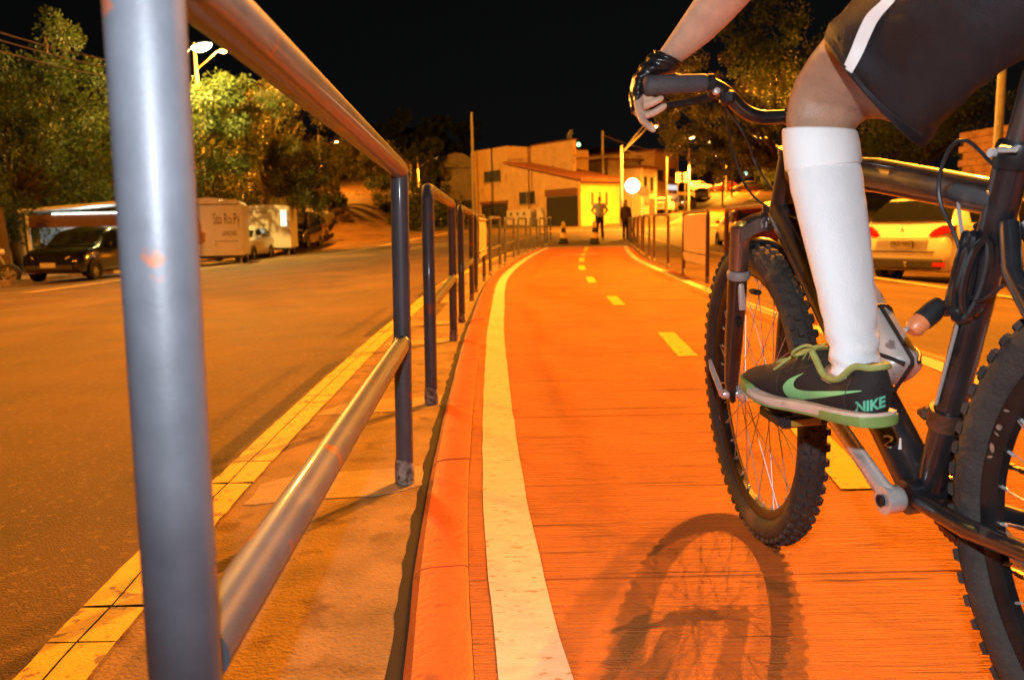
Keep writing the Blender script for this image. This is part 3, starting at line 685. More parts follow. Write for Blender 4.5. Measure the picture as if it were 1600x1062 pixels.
def hbuild(mb, name, m, parent, smooth=True):
    mb.v = [SM2 @ p for p in mb.v]; return mb.build(name, m, parent, smooth)
# ---- stem, handlebar, grips, levers
STM = Vector((0, .43, .915))
hbuild(MB().tube([HT1 + Vector((0, -.004, .01)), HT1 + Vector((0, -.016, .05)), HT1 + Vector((0, .0, .066)), STM], [.019, .019, .018, .02], 14), 'stem', m_blackm, bike)
hbp = [Vector((s*x*1.07, .43 + dy, .915 + dz)) for s, x, dy, dz in ((-1, .267, -.03, .072), (-1, .163, -.012, .072), (-1, .142, -.008, .068), (-1, .115, -.004, .05), (-1, .09, .0, .018), (-1, .06, 0, .002), (-1, .03, 0, 0), (1, .03, 0, 0), (1, .06, 0, .002), (1, .09, 0, .018), (1, .115, -.004, .05), (1, .142, -.008, .068), (1, .163, -.012, .072), (1, .267, -.03, .072))]
hb = hbuild(MB().tube(smooth_path(hbp), .0135, 14), 'handlebar', m_black, bike)
for s, (e0, e1) in ((-1, (hbp[0], hbp[1])), (1, (hbp[-1], hbp[-2]))):
    d = (e1 - e0); L_ = d.length; d.normalize()
    g = hbuild(MB().tube([e0 - d*.004, e0, e0 + d*.004, e0 + d*.05, e0 + d*.112, e0 + d*.118, e0 + d*.121], [.012, .0165, .0182, .0178, .0172, .0165, .0135], 20), 'grip', m_grip, bike)
    hbuild(MB().tube([e0 + d*.1225, e0 + d*.134], .0165, 16), 'shifter_band', m_blackp, g)
    c = e0 + d*.138
    bl = hbuild(MB().tube([c + Vector((0, .004, -.012)), c + Vector((0, .018, -.022))], [.012, .009], 10), 'brake_lever', m_blackm, bike)
    hbuild(MB().tube([c + Vector((s*.0, .022, -.022)), c + Vector((s*.03, .05, -.026)), c + Vector((s*.09, .048, -.03)), c + Vector((s*.12, .044, -.033))], [(.007, .005)]*4, 8), 'lever_blade', m_blackm, bl)
    hbuild(MB().lathe([(0, .006), (.006, .005), (.007, 0), (.007, -.006), (0, -.006)], c + Vector((0, -.012, -.018)), axis=(0, -1, 0), n=12), 'clamp_bolt', m_alu, bl)
    hbuild(MB().box(c + Vector((-s*.022, -.004, -.03)), (.026, .03, .03), bev=.007), 'shifter_body', m_blackp, bl)
    p = c + Vector((-s*.01, .03, -.02))
    pts = [p, p + Vector((-s*.04, .05, -.02)), p + Vector((-s*.085, .06, -.09)), CRN + Vector((s*.035, .055, .14)), CRN + Vector((s*.01, -.02, .06))] if s < 0 else [p, p + Vector((-s*.04, .06, -.03)), p + Vector((-s*.12, .05, -.1)), HT0 + Vector((-.03, .02, .05)), lerp(HT0, BB, .3) + Vector((-.03, 0, .03))]
    hbuild(MB().tube(smooth_path(pts, 3), .0026, 6), 'brake_cable', m_blackp, bike)
hbuild(MB().tube(smooth_path([hbp[2] + Vector((.02, .0, -.03)), Vector((-.10, .50, .88)), Vector((-.075, .485, .78)), Vector((-.03, .455, .735)), Vector((-.02, .36, .72))], 3), .0024, 6), 'gear_cable', m_blackp, bike)
# ---- cranks, pedals, chain
CA = R(40)
def crank(s, ang):
    e = BB + Vector((s*.085, .17*math.cos(ang), .17*math.sin(ang))); c = BB + Vector((s*.062, 0, 0))
    ca = MB(); ca.tube([c - (e - c).normalized()*.012, c, lerp(c, e, .12), lerp(c, e, .5), lerp(c, e, .93), e, e + (e - c).normalized()*.012], [(.009, .015), (.0125, .0215), (.0105, .018), (.0095, .0155), (.009, .016), (.009, .016), (.006, .010)], 14, up=(1, 0, 0))
    ca.lathe([(0, -.018), (.017, -.018), (.0205, -.013), (.0215, .012), (.0, .012)], c, axis=(s, 0, 0), n=18)
    co = ca.build('crank_arm', m_alu, bike, True)
    MB().lathe([(0, -.002), (.0085, -.002), (.0095, 0), (.0095, .003), (.006, .003), (.006, .001), (0, .001)], c + Vector((s*.0145, 0, 0)), axis=(s, 0, 0), n=14).build('crank_bolt', m_blackm, co, True)
    pc = e + Vector((s*.062, 0, 0)); tilt = Matrix.Rotation(R(3), 3, 'X')
    pd = MB(); pd.tube([e, pc + Vector((s*.04, 0, 0))], .007, 10)
    for dy in (-.036, .036): pd.box(pc + tilt @ Vector((0, dy, 0)), (.078, .012, .018), tilt, bev=.003)
    for dx in (-.036, 0, .036): pd.box(pc + tilt @ Vector((dx, 0, 0)), (.010, .066, .014), tilt, bev=.002)
    po = pd.build('pedal', m_blackp, bike, True)
    MB().box(pc + tilt @ Vector((0, -.0432, 0)), (.05, .003, .011), tilt, bev=.001).build('reflector', m_gold, po)
    return e, pc
PEL, PCL = crank(-1, CA); PER, PCR = crank(1, CA + math.pi)
def ring(c, r0, teeth, w, name, m, holes=None):
    mb = MB(); n = teeth * 2; vs = []
    for k in range(n):
        a = 2*math.pi*k/n; r = r0 + (.004 if k % 2 else 0)
        for dx in (-w, w): vs += [c + Vector((dx, math.cos(a)*r, math.sin(a)*r)), c + Vector((dx, math.cos(a)*r0*.72, math.sin(a)*r0*.72))]
    fs = []
    for k in range(n):
        j = (k + 1) % n
        fs += [(4*k, 4*j, 4*j+2, 4*k+2), (4*k, 4*k+1, 4*j+1, 4*j), (4*k+2, 4*j+2, 4*j+3, 4*k+3), (4*k+1, 4*k+3, 4*j+3, 4*j+1)]
    return mb.add(vs, fs).build(name, m, bike)
for r_, t_, x_ in ((.088, 44, .052), (.068, 34, .045), (.048, 24, .038)): ring(BB + Vector((x_, 0, 0)), r_, t_, .0015, 'chainring', m_brown)
sp_ = MB()
for k in range(4):
    a = k*math.pi/2 + .7; sp_.box(BB + Vector((.05, math.cos(a)*.035, math.sin(a)*.035)), (.004, .07, .018), Matrix.Rotation(a, 3, 'X'))
sp_.build('crank_spider', m_blackm, bike)
for i, (r_, x_) in enumerate(((.026, .054), (.034, .049), (.042, .044), (.050, .039), (.058, .034))): ring(RA + Vector((x_, 0, 0)), r_, 14 + 4*i, .0012, 'sprocket', m_brown)
ch = MB()
links = []
for a in frange(-.5*math.pi - .1, .5*math.pi + .15, .12): links.append(BB + Vector((.045, .072*math.cos(a), .072*math.sin(a))))
for a in frange(.5*math.pi + .15, 1.45*math.pi, .22): links.append(RA + Vector((.044, .044*math.cos(a), .044*math.sin(a))))
links += [RA + Vector((.05, .01, -.075)), RA + Vector((.05, .03, -.12))]
links.append(links[0])
for a, b in zip(links, links[1:]):
    n = max(1, int((b - a).length / .0127))
    for i in range(n):
        p, q = lerp(a, b, i/n), lerp(a, b, (i+1)/n); d = (q - p)
        if d.length < 1e-5: continue
        ch.box((p + q)/2, (.007 if i % 2 else .0045, d.length*1.02, .008), d.to_track_quat('Y', 'X').to_matrix())
ch.build('chain', m_brown, bike)
rd = MB(); rd.tube([RA + Vector((.062, -.005, -.03)), RA + Vector((.068, -.01, -.06)), RA + Vector((.056, .015, -.09)), RA + Vector((.054, .03, -.14))], [.010, .013, .011, .006], 10); rd.build('rear_derailleur', m_blackm, bike, True)
for z_ in (-.085, -.135): MB().lathe([(0, -.004), (.018, -.004), (.018, .004), (0, .004)], RA + Vector((.05, .02 - (z_+.085)*.3, z_)), axis=(1, 0, 0), n=14).build('jockey_wheel', m_blackp, bike)
fd = MB(); fs0 = lerp(BB, ST1, .27)
fd.lathe([(.0215, -.014), (.0265, -.014), (.0265, .014), (.0215, .014)], fs0, axis=(0, -.31, .95), n=16)
fd.box(fs0 + Vector((-.012, .027, .002)), (.02, .014, .02), bev=.004); fd.box(fs0 + Vector((-.016, .034, .002)), (.012, .012, .012), bev=.003)
fd.build('front_derailleur', m_brown, bike, True)
cg = MB(); cg.box(BB + Vector((.048, -.01, .105)), (.004, .10, .03), Matrix.Rotation(-.25, 3, 'X')); cg.box(BB + Vector((.034, -.01, .108)), (.003, .085, .022), Matrix.Rotation(-.25, 3, 'X')); cg.box(BB + Vector((.036, -.045, .10)), (.03, .03, .026), bev=.004)
cg.build('derailleur_cage', m_brown, bike)
MB().tube(smooth_path([ST1 + Vector((-.02, -.002, -.01)), ST1 + Vector((-.03, .06, .05)), ST1 + Vector((-.028, .11, -.03)), ST1 + Vector((-.022, .06, -.10)), lerp(BB, ST1, .6) + Vector((-.022, -.02, 0)), ST1 + Vector((-.04, -.07, -.12)), RA + Vector((-.07, .06, .18))], 3), .0026, 6).build('brake_cable', m_blackp, bike, True)
MB().tube(smooth_path([ST1 + Vector((.0, .10, -.01)), ST1 + Vector((-.026, .06, -.06)), lerp(BB, ST1, .7) + Vector((-.024, -.006, 0)), lerp(BB, ST1, .32) + Vector((-.024, -.0, 0))], 3), .0024, 6).build('gear_cable', mat('grey_cable', (.3, .28, .26), .4), bike, True)
# rear tyre brake arms
for s in (-1, 1):
    b0 = lerp(ST1 + Vector((s*.036, -.05, -.11)), RA + Vector((s*.062, .05, .16)), .45)
    MB().tube([b0 + Vector((0, -.018, -.01)), b0 + Vector((s*.006, -.028, .05)), b0 + Vector((s*.008, -.02, .09))], [(.008, .006), (.007, .005), .0045], 8).build('brake_arm', m_alu, bike, True)
# "21" printed on the down tube
fbvh = BVHTree.FromPolygons([v.co for v in frame.data.vertices], [p.vertices for p in frame.data.polygons])
dtd = (HT0 - BB).normalized(); dn = Vector((1, 0, 0)).cross(dtd).normalized()
if dn.z < 0: dn = -dn
o21 = BB + dtd*.082 + dn*.020
text_part('frame_print', '21', .026, o21 + Vector((-.02, 0, 0)), (0, -1, 0.05), (0, .05, 1), m_print, bike, world=False, sx=1.55, bvh=fbvh)

# ---- bottle in a cage on the down tube
bt0 = BB + dtd*.165 + dn*.084
bottle = thing('water_bottle', 'silver grey drinking bottle strapped in a black cage on the bicycle', 'bottle')
bottle.matrix_world = BIKE; MW[bottle] = BIKE.copy()
MB().lathe([(0, -.0), (.028, .0), (.034, .004), (.0365, .012), (.0365, .10), (.034, .112), (.034, .128), (.0365, .14), (.0365, .165), (.030, .182), (.026, .188)], bt0, axis=dtd, n=28, cap=True).build('body', m_bottle, bottle, True)
MB().lathe([(.028, .186), (.028, .202), (.018, .210), (.009, .214), (.009, .232), (0, .234)], bt0, axis=dtd, n=20).build('cap', m_blackp, bottle, True)
cgm = MB()
side = Vector((1, 0, 0))
for s in (-1, 1):
    a0 = bt0 + dtd*.03 - dn*.037
    cgm.tube(smooth_path([a0 + side*s*.012, a0 + side*s*.03 + dn*.01, bt0 + dtd*.055 + side*s*.0395, bt0 + dtd*.02 + side*s*.030 + dn*.026, bt0 - dtd*.004 + side*s*.012 + dn*.034], 3), .0032, 8)
    cgm.tube(smooth_path([a0 + side*s*.012 + dtd*.05, a0 + side*s*.03 + dn*.012 + dtd*.065, bt0 + dtd*.105 + side*s*.0395, bt0 + dtd*.11 + side*s*.018 + dn*.036, bt0 + dtd*.11 + dn*.0395], 3), .0032, 8)
cgm.tube([bt0 + dtd*.11 + dn*.0395, bt0 + dtd*.0 + dn*.040, bt0 - dtd*.006 + dn*.034, bt0 - dtd*.007 - dn*.034], .0032, 8)
cgm.tube([BB + dtd*.17 + dn*.026, BB + dtd*.30 + dn*.026], [(.004, .01)]*2, 8)
cgm.build('bottle_cage', m_blackp, bike, True)
# ---- cable lock coiled round the seat tube
lock = thing('cable_lock', 'black coiled cable lock with orange tip hung on the seat tube', 'lock')
lock.matrix_world = BIKE; MW[lock] = BIKE.copy()
axs_ = (ST1 - BB).normalized(); c0 = lerp(BB, ST1, .70); fwd = Vector((0, .95, .31))
pts = []
for k in range(6 * 16 + 1):                     # loops hung lengthwise on the tube, fanned about it
    a = 2*math.pi*k/16; turn = k/16; fan = -1.0 + .42*turn + .12*math.sin(turn*4)
    side_ = Vector((-math.cos(fan), 0, 0)) + fwd*math.sin(fan); tang = axs_.cross(side_).normalized()
    pts.append(c0 + axs_*(.052*math.cos(a) + .010*math.sin(turn*2.3)) + side_*(.029 + .003*math.sin(turn*1.7)) + tang*(.0125*math.sin(a)))
MB().tube(pts, .0062, 8).build('cable', mat('lock_sleeve', (.012, .012, .014), .22, var=.2, coat=.6), lock, True)
l0 = c0 + Vector((-.022, .052, -.040)); l1 = l0 + Vector((-.030, -.002, -.020))
MB().tube([l0, lerp(l0, l1, .5), l1], [.013, .015, .0145], 14).build('lock_barrel', m_blackp, lock, True)
dl = (l1 - l0).normalized()
MB().tube([l1, l1 + dl*.016, l1 + dl*.022], [.0135, .0135, .009], 14).build('lock_tip', m_orange, lock, True)
MB().tube([l1 + dl*.019 + Vector((-.010, -.006, .004)), l1 + dl*.022 + Vector((-.012, -.008, .004))], .003, 8).build('key_slot', m_alu, lock, True)
# ================================================================== the cyclist
m_skin = mat('skin', (.44, .255, .17), .48, var=.10, scale=22, bump=.10, bscale=260, spots=((.36, .17, .11), 9, .60, .2), spec=.4)
def paint_forearm_light(m):
    # forearm brightness painted into the skin colour, rising with distance
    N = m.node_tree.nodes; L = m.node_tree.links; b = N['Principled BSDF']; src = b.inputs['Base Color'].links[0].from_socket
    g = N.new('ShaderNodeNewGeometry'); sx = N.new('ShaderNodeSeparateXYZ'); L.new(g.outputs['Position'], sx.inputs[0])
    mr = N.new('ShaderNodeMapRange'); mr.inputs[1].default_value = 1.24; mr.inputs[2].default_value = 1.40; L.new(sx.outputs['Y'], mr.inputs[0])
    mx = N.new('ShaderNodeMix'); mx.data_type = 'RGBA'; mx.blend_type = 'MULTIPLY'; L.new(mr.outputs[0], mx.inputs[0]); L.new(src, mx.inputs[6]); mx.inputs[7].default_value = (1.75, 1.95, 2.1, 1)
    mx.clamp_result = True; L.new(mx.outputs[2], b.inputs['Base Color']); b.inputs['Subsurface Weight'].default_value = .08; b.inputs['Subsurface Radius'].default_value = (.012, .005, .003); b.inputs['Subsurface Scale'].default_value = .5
m_rskin = mat('rider_skin', (.39, .225, .145), .46, var=.14, scale=26, bump=.22, bscale=320, spots=((.27, .13, .085), 14, .60, .16), spec=.4, detail=8); paint_forearm_light(m_rskin)
m_sockw = mat('white_sock', (.80, .79, .80), .9, var=.03, scale=30, bump=.26, bscale=560, sheen=.3, stretch=(1, 1, .3))
m_short = mat('black_polyester', (.0062, .0074, .0108), .6, var=.25, scale=30, bump=.2, bscale=500)
m_stripe = mat('white_piping', (.75, .74, .74), .6, var=.05)
m_shirt = mat('dark_jersey', (.03, .03, .035), .7, var=.2, scale=20)
m_leather = mat('glove_leather', (.016, .015, .016), .32, var=.3, scale=40, bump=.35, bscale=70, coat=.2)
m_shoe = mat('shoe_suede', (.017, .012, .011), .85, var=.3, scale=40, bump=.25, bscale=300)
m_mint = mat('mint_print', (.24, .62, .26), .6, var=.08)
m_mint2 = mat('teal_print', (.12, .50, .33), .6, var=.08)
m_olive = mat('olive_trim', (.30, .34, .10), .7, var=.15, scale=60)
m_cream = mat('cream_sole', (.66, .50, .40), .65, var=.1, scale=30, spots=((.4, .28, .2), 50, .62, .08))
m_green = mat('green_sole', (.20, .30, .08), .6, var=.12, scale=30)
m_hair = mat('dark_hair', (.02, .014, .01), .5, var=.3, scale=80, bump=.6, bscale=200)
m_helmet = mat('helmet_shell', (.05, .05, .06), .3, var=.1, coat=.4)
def vring(T, B, Y, w, n=24, bulge=(0, 0), Yb=None, sup=1.0):
    """ring whose outline runs from photo pixel T to B at distance Y, and whose depth is +-w along the line of sight"""
    a = at(*T, Y); b = at(*B, Yb if Yb else Y); c = (a + b) / 2; e = (a - b) / 2
    v = (c - CAM); v.z *= .3; v.normalize()
    bl = CR * (bulge[0] / FPX * Y) - CU * (bulge[1] / FPX * Y)
    out = []
    for k in range(n):
        t = 2 * math.pi * k / n; ct, st = math.cos(t), math.sin(t)
        out.append(c + e * ct + v * (w * st) + (bl * max(0, -st)))
    return out
def finish(mb, name, m, parent, voxel, smooth_it=6, fac=.5):
    """weld overlapping limbs into one continuous skin"""
    o = mb.build(name, m, parent, 'all', True)
    md = o.modifiers.new('weld', 'REMESH'); md.mode = 'VOXEL'; md.voxel_size = voxel; md.use_smooth_shade = True
    ms = o.modifiers.new('soft', 'SMOOTH'); ms.iterations = smooth_it; ms.factor = fac
    dg = bpy.context.evaluated_depsgraph_get(); dg.update()
    me = bpy.data.meshes.new_from_object(o.evaluated_get(dg)); old = o.data
    o.modifiers.clear(); o.data = me; bpy.data.meshes.remove(old); me.name = name
    me.shade_smooth()
    if not me.materials: me.materials.append(m)
    return o
rider = thing('person', 'cyclist in black shorts with white piping, white knee socks and dark sneakers', 'person', (.63, 1.0, PATH_H))
W = lambda p: BIKE @ Vector(p)
H_ = Vector((.484, 1.0, .482)); T_ = Vector((.397, 1.272, .468))
HIPL, HIPR = Vector((.555, .80, 1.04)), Vector((.74, .82, 1.04))
# ---- left leg rings: ankle to hip
sock_px = [(590, 1300, 1372, 1.066), (570, 1298, 1374, 1.068), (540, 1294, 1374, 1.075), (500, 1285, 1371, 1.09), (450, 1274, 1368, 1.11), (400, 1261, 1363.5, 1.13), (350, 1248, 1358.5, 1.15), (300, 1235.5, 1352, 1.17), (250, 1227, 1344.5, 1.19), (222, 1224.5, 1340.5, 1.198), (205, 1224.5, 1337.5, 1.20)]
body = MB()
rings = []
for y_, a_, b_, Y in sock_px:
    w = (b_ - a_) / 2 * Y / FPX; rings.append(vring((a_ + 5, y_), (b_ - 5, y_ + 2), Y, w * (1.05 if y_ < 520 else 1.15) - .004))
up_px = [((1227, 185), (1345, 192), 1.205, .053), ((1231, 158), (1358, 185), 1.205, .056), ((1243, 124), (1376, 186), 1.19, .060), ((1265, 88), (1405, 194), 1.16, .064), ((1300, 44), (1438, 196), 1.11, .070), ((1355, -5), (1475, 165), 1.04, .070), ((1440, -70), (1530, 90), .97, .066)]
for T, B, Y, w in up_px: rings.append(vring(T, B, Y, w))
body.loft(rings)
hl = rings[-1]; hc = sum(hl, Vector()) / len(hl)
body.tube([hc, lerp(hc, HIPL, .5), HIPL], [.062, .060, .062], 20)
# foot inside the shoe
body.tube([at(1336, 585, 1.068), H_ + Vector((-.008, .05, .05)), lerp(H_, T_, .5) + Vector((0, 0, .035)), lerp(H_, T_, .8) + Vector((0, 0, .028))], [.030, .032, .030, .022], 14)
# ---- right leg
PR = W(PCR); ANR = PR + Vector((.03, -.04, .10)); KR = Vector((.90, 1.12, .70))
body.tube([ANR, lerp(ANR, KR, .25), lerp(ANR, KR, .65), lerp(ANR, KR, .92), KR, lerp(KR, HIPR, .2), lerp(KR, HIPR, .6), HIPR], [.034, .042, .056, .052, .056, .062, .072, .07], 18)
FR = (Vector((0.05, 1, 0))).normalized(); HR = PR + Vector((.0, -.15, .022)); TR = HR + FR * .27
body.tube([ANR, HR + Vector((0, .05, .04)), HR + FR*.15 + Vector((0, 0, .03)), HR + FR*.23 + Vector((0, 0, .025))], [.034, .034, .03, .022], 14)
# ---- torso, neck, head
body.tube([Vector((.645, .80, 1.0)), Vector((.645, .80, 1.08)), Vector((.642, .84, 1.2)), Vector((.635, .92, 1.34)), Vector((.63, 1.0, 1.46)), Vector((.63, 1.04, 1.52))], [(.08, .12), (.085, .125), (.085, .125), (.10, .145), (.09, .15), (.055, .08)], 24, up=(0, 1, 0))
body.tube([Vector((.63, 1.02, 1.50)), Vector((.63, 1.07, 1.60))], [.058, .054], 16)
HC = Vector((.628, 1.13, 1.71))
hd_r = []
for zz, rx, ry, oy in ((-.115, .03, .03, .045), (-.10, .045, .055, .025), (-.06, .062, .082, .008), (0, .074, .096, 0), (.05, .073, .094, -.004), (.09, .055, .072, -.008), (.115, .025, .035, -.01)):
    hd_r.append([HC + Vector((rx*math.cos(a), oy + ry*math.sin(a), zz)) for a in [2*math.pi*k/20 for k in range(20)]])
body.loft(hd_r)
body.tube([HC + Vector((0, .09, .015)), HC + Vector((0, .118, -.025)), HC + Vector((0, .10, -.035))], [.009, .015, .010], 10)        # nose
body.tube([HC + Vector((-.025, .092, -.062)), HC + Vector((.025, .092, -.062))], [.007, .007], 8)                                 # lips
for s in (-1, 1): body.tube([HC + Vector((s*.074, -.005, .025)), HC + Vector((s*.084, -.015, .0)), HC + Vector((s*.074, -.002, -.03))], [.010, .014, .008], 10)
# ---- left arm, hand and fingers
arm_px = [((1026, 86), (1060, 101), 1.552, .027), ((1040, 66), (1078, 88), 1.53, .030), ((1060, 36), (1110, 64), 1.50, .036), ((1084, 0), (1142, 34), 1.46, .041), ((1112, -36), (1172, 2), 1.41, .043), ((1142, -78), (1205, -36), 1.35, .043), ((1166, -112), (1226, -72), 1.30, .042)]
rings = [vring(T, B, Y, w) for T, B, Y, w in arm_px]; body.loft(rings)
EL = sum(rings[-2], Vector()) / 24; SHL = Vector((.435, 1.06, 1.455)); SHR = Vector((.825, 1.06, 1.455))
body.tube([EL, lerp(EL, SHL, .35), lerp(EL, SHL, .8), SHL, Vector((.52, 1.03, 1.47))], [.043, .048, .056, .062, .07], 16)
palm_px = [((1022, 90), (1056, 106), 1.555, .027), ((1008, 101), (1040, 118), 1.562, .032), ((998, 112), (1024, 122), 1.567, .036), ((991, 128), (1011, 131), 1.572, .038), ((989, 145), (1007, 145), 1.572, .036), ((993, 158), (1004, 156), 1.568, .030)]
body.loft([vring(T, B, Y, w) for T, B, Y, w in palm_px])
fingers = [[(992, 146, 1.605), (990, 158, 1.60), (1000, 157, 1.565), (1015, 150, 1.545)], [(992, 150, 1.585), (991, 168, 1.575), (1010, 166, 1.545), (1033, 154, 1.54)],
           [(993, 153, 1.562), (994, 180, 1.550), (1016, 180, 1.520), (1038, 166, 1.512)], [(996, 155, 1.545), (1001, 186, 1.525), (1011, 195, 1.50), (1021, 203, 1.49)]]
frad = [(.0095, .0088, .0080, .0072), (.0095, .0086, .0078, .0070), (.0092, .0084, .0076, .0070), (.0088, .0078, .0072, .0064)]
for F_, rd_ in zip(fingers, frad):
    P = [at(*q) for q in F_]; PP = smooth_path(P, 2); n = len(PP)
    body.tube(PP + [PP[-1] + (PP[-1] - PP[-2]).normalized()*.006], [interp([(0, rd_[0]), (.35, rd_[1]), (.7, rd_[2]), (1, rd_[3])], i/(n-1)) for i in range(n)] + [.004], 12)
th_ = [at(1010, 118, 1.585), at(1035, 119, 1.60), at(1065, 124, 1.605)]
body.tube(smooth_path(th_, 2), .0105, 10)
# ---- right arm and hand on the other grip
GR = W(SM2 @ (hbp[-1]*.75 + hbp[-2]*.25)); ER = Vector((.93, 1.30, 1.20)); WRr = GR + Vector((.01, -.05, .055))
body.tube([SHR, lerp(SHR, ER, .5), ER, lerp(ER, WRr, .4), WRr, GR + Vector((.0, .0, .03))], [.062, .05, .042, .042, .028, .034], 16)
gd = (W(SM2 @ hbp[-2]) - W(SM2 @ hbp[-1])).normalized()
for k in range(4):
    q = GR + gd*(-.035 + .022*k)
    body.tube(smooth_path([q + Vector((0, 0, .03)), q + Vector((0, .035, .02)), q + Vector((0, .03, -.022)), q + Vector((0, -.012, -.026))], 2), .0098, 10)
body.tube([GR + gd*.03 + Vector((0, -.01, .02)), GR + gd*.055 + Vector((0, -.028, -.004))], [.012, .009], 10)
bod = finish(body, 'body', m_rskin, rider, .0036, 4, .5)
# ---- eyes and hair
for s in (-1, 1):
    MB().lathe([(0, .012), (.006, .010), (.010, .006), (.012, 0), (.010, -.006), (0, -.010)], HC + Vector((s*.03, .080, .012)), axis=(0, 1, 0), n=12).build('eye', mat('eye_white', (.7, .68, .65), .2), rider, True, True)
hr = MB(); rr2 = []
for zz, rx, ry in ((-.05, .079, .07), (0, .081, .10), (.05, .080, .102), (.09, .062, .08), (.122, .03, .04)): rr2.append([HC + Vector((rx*math.cos(a), -.012 + ry*math.sin(a)*(.55 if math.sin(a) > 0 and zz < .04 else 1), zz)) for a in [2*math.pi*k/20 for k in range(20)]])
hr.loft(rr2).build('hair', m_hair, rider, True, True)
# ---- socks
rings = []
for y_, a_, b_, Y in sock_px:
    w = (b_ - a_) / 2 * Y / FPX
    rg = vring((a_, y_), (b_, y_ + 2), Y, w * (1.05 if y_ < 520 else 1.15))
    rings.append(rg)
# dense so folds can be shaped
dense = []
for r0_, r1_ in zip(rings, rings[1:]):
    for t in (0, .25, .5, .75): dense.append([lerp(a, b, t) for a, b in zip(r0_, r1_)])
dense.append(rings[-1]); nd = len(dense)
for i, rg in enumerate(dense):
    c = sum(rg, Vector()) / len(rg)
    for k, p in enumerate(rg):
        low = max(0, 1 - i / 16)
        d = .0016 * mnoise.noise(Vector((k*.35, i*.55, 0))) + low * .0042 * math.sin(i*1.5 + math.sin(k*.5)*1.6)
        rg[k] = p + (p - c).normalized() * d
sock = MB().loft(dense, cap=(False, False)).build('sock', m_sockw, rider, 'all', True)
cuff = []
for y_, dx, o in ((203, 0, -.003), (202, 0, .001), (205, 0, .0026), (225, 0, .0030), (245, 0, .0030), (256, 0, .0028), (259, 0, .0014), (260, 0, -.003)):
    a_ = interp([(200, 1224.5), (222, 1224.5), (250, 1227), (300, 1235.5)], y_); b_ = interp([(200, 1336.5), (222, 1340.5), (250, 1344.5), (300, 1352)], y_); Y = interp([(205, 1.20), (250, 1.19), (300, 1.17)], y_)
    w = (b_ - a_) / 2 * Y / FPX * 1.05
    fa = lambda q: interp([(200, 1224.5), (222, 1224.5), (250, 1227), (300, 1235.5)], q); fb = lambda q: interp([(200, 1336.5), (222, 1340.5), (250, 1344.5), (300, 1352)], q); sl_ = 10*sm(215, 255, y_)
    rg = vring((fa(y_ + sl_), y_ + sl_), (fb(y_ - sl_*.6), y_ + 2 - sl_*.6), Y, w, 32); c = sum(rg, Vector()) / 32
    cuff.append([p + (p - c).normalized() * (o + .0008*mnoise.noise(Vector((k*.4, y_*.1, 3)))) for k, p in enumerate(rg)])
MB().loft(cuff, cap=(False, False)).build('sock_cuff', mat('white_sock_rib', (.85, .84, .84), .9, var=.03, scale=30, bump=.12, bscale=400, stretch=(1, 1, .15)), sock, 'all', True)
q = lerp(ANR, KR, .9)
MB().tube([ANR - Vector((0, 0, .04)), lerp(ANR, KR, .25), lerp(ANR, KR, .65), q], [.037, .046, .060, .057], 20).build('sock', m_sockw, rider, 'all', True)
# ---- shorts: two legs and a seat in one cloth
sh = MB()
srings = [vring((1296, 62), (1438, 226), 1.095, .083, 32, bulge=(-10, 12)), vring((1290, 56), (1443, 232), 1.095, .092, 32, bulge=(-14, 14)), vring((1300, 40), (1447, 226), 1.085, .094, 32, bulge=(-12, 10)),
          vring((1336, -6), (1462, 208), 1.05, .098, 32, bulge=(-6, 6)), vring((1385, -62), (1490, 176), 1.0, .104, 32), vring((1450, -130), (1528, 140), .95, .11, 32), vring((1560, -250), (1590, 96), .90, .12, 32), vring((1700, -360), (1680, 70), .86, .13, 32)]
fine = []
for a, b in zip(srings[1:], srings[2:]):
    for t in (0, .2, .4, .6, .8): fine.append([lerp(p, q2, t) for p, q2 in zip(a, b)])
fine.append(srings[-1])
for i, rg in enumerate(fine):
    c = sum(rg, Vector()) / len(rg)
    for k, p in enumerate(rg):
        d = .0065 * mnoise.noise(Vector((k*.30 + i*.12, i*.16, 7))) + .004 * mnoise.noise(Vector((k*.8 - i*.3, i*.3, 2)))
        rg[k] = p + (p - c).normalized() * d * min(1, i/3)
sh.loft([[lerp(p, sum(srings[0], Vector())/32, .12) for p in srings[0]], srings[0]] + fine, cap=(False, True))
sh.tube([Vector((.645, .80, .985)), Vector((.645, .80, 1.06)), Vector((.643, .83, 1.16)), Vector((.642, .85, 1.22))], [(.10, .15), (.135, .185), (.125, .168), (.115, .155)], 28, up=(0, 1, 0))
sh.tube([KR*.75 + HIPR*.25, lerp(KR, HIPR, .5), lerp(KR, HIPR, .8), HIPR], [.095, .098, .105, .115], 24)
shorts = sh.build('shorts', m_short, rider, 'all', True)
sbvh = BVHTree.FromPolygons([MW[rider] @ v.co for v in shorts.data.vertices], [p.vertices for p in shorts.data.polygons])
def on(bvh, px, py, off=.0015):
    d = ray(px, py).normalized(); h = bvh.ray_cast(CAM, d)
    return None if h[0] is None else h[0] - d * off
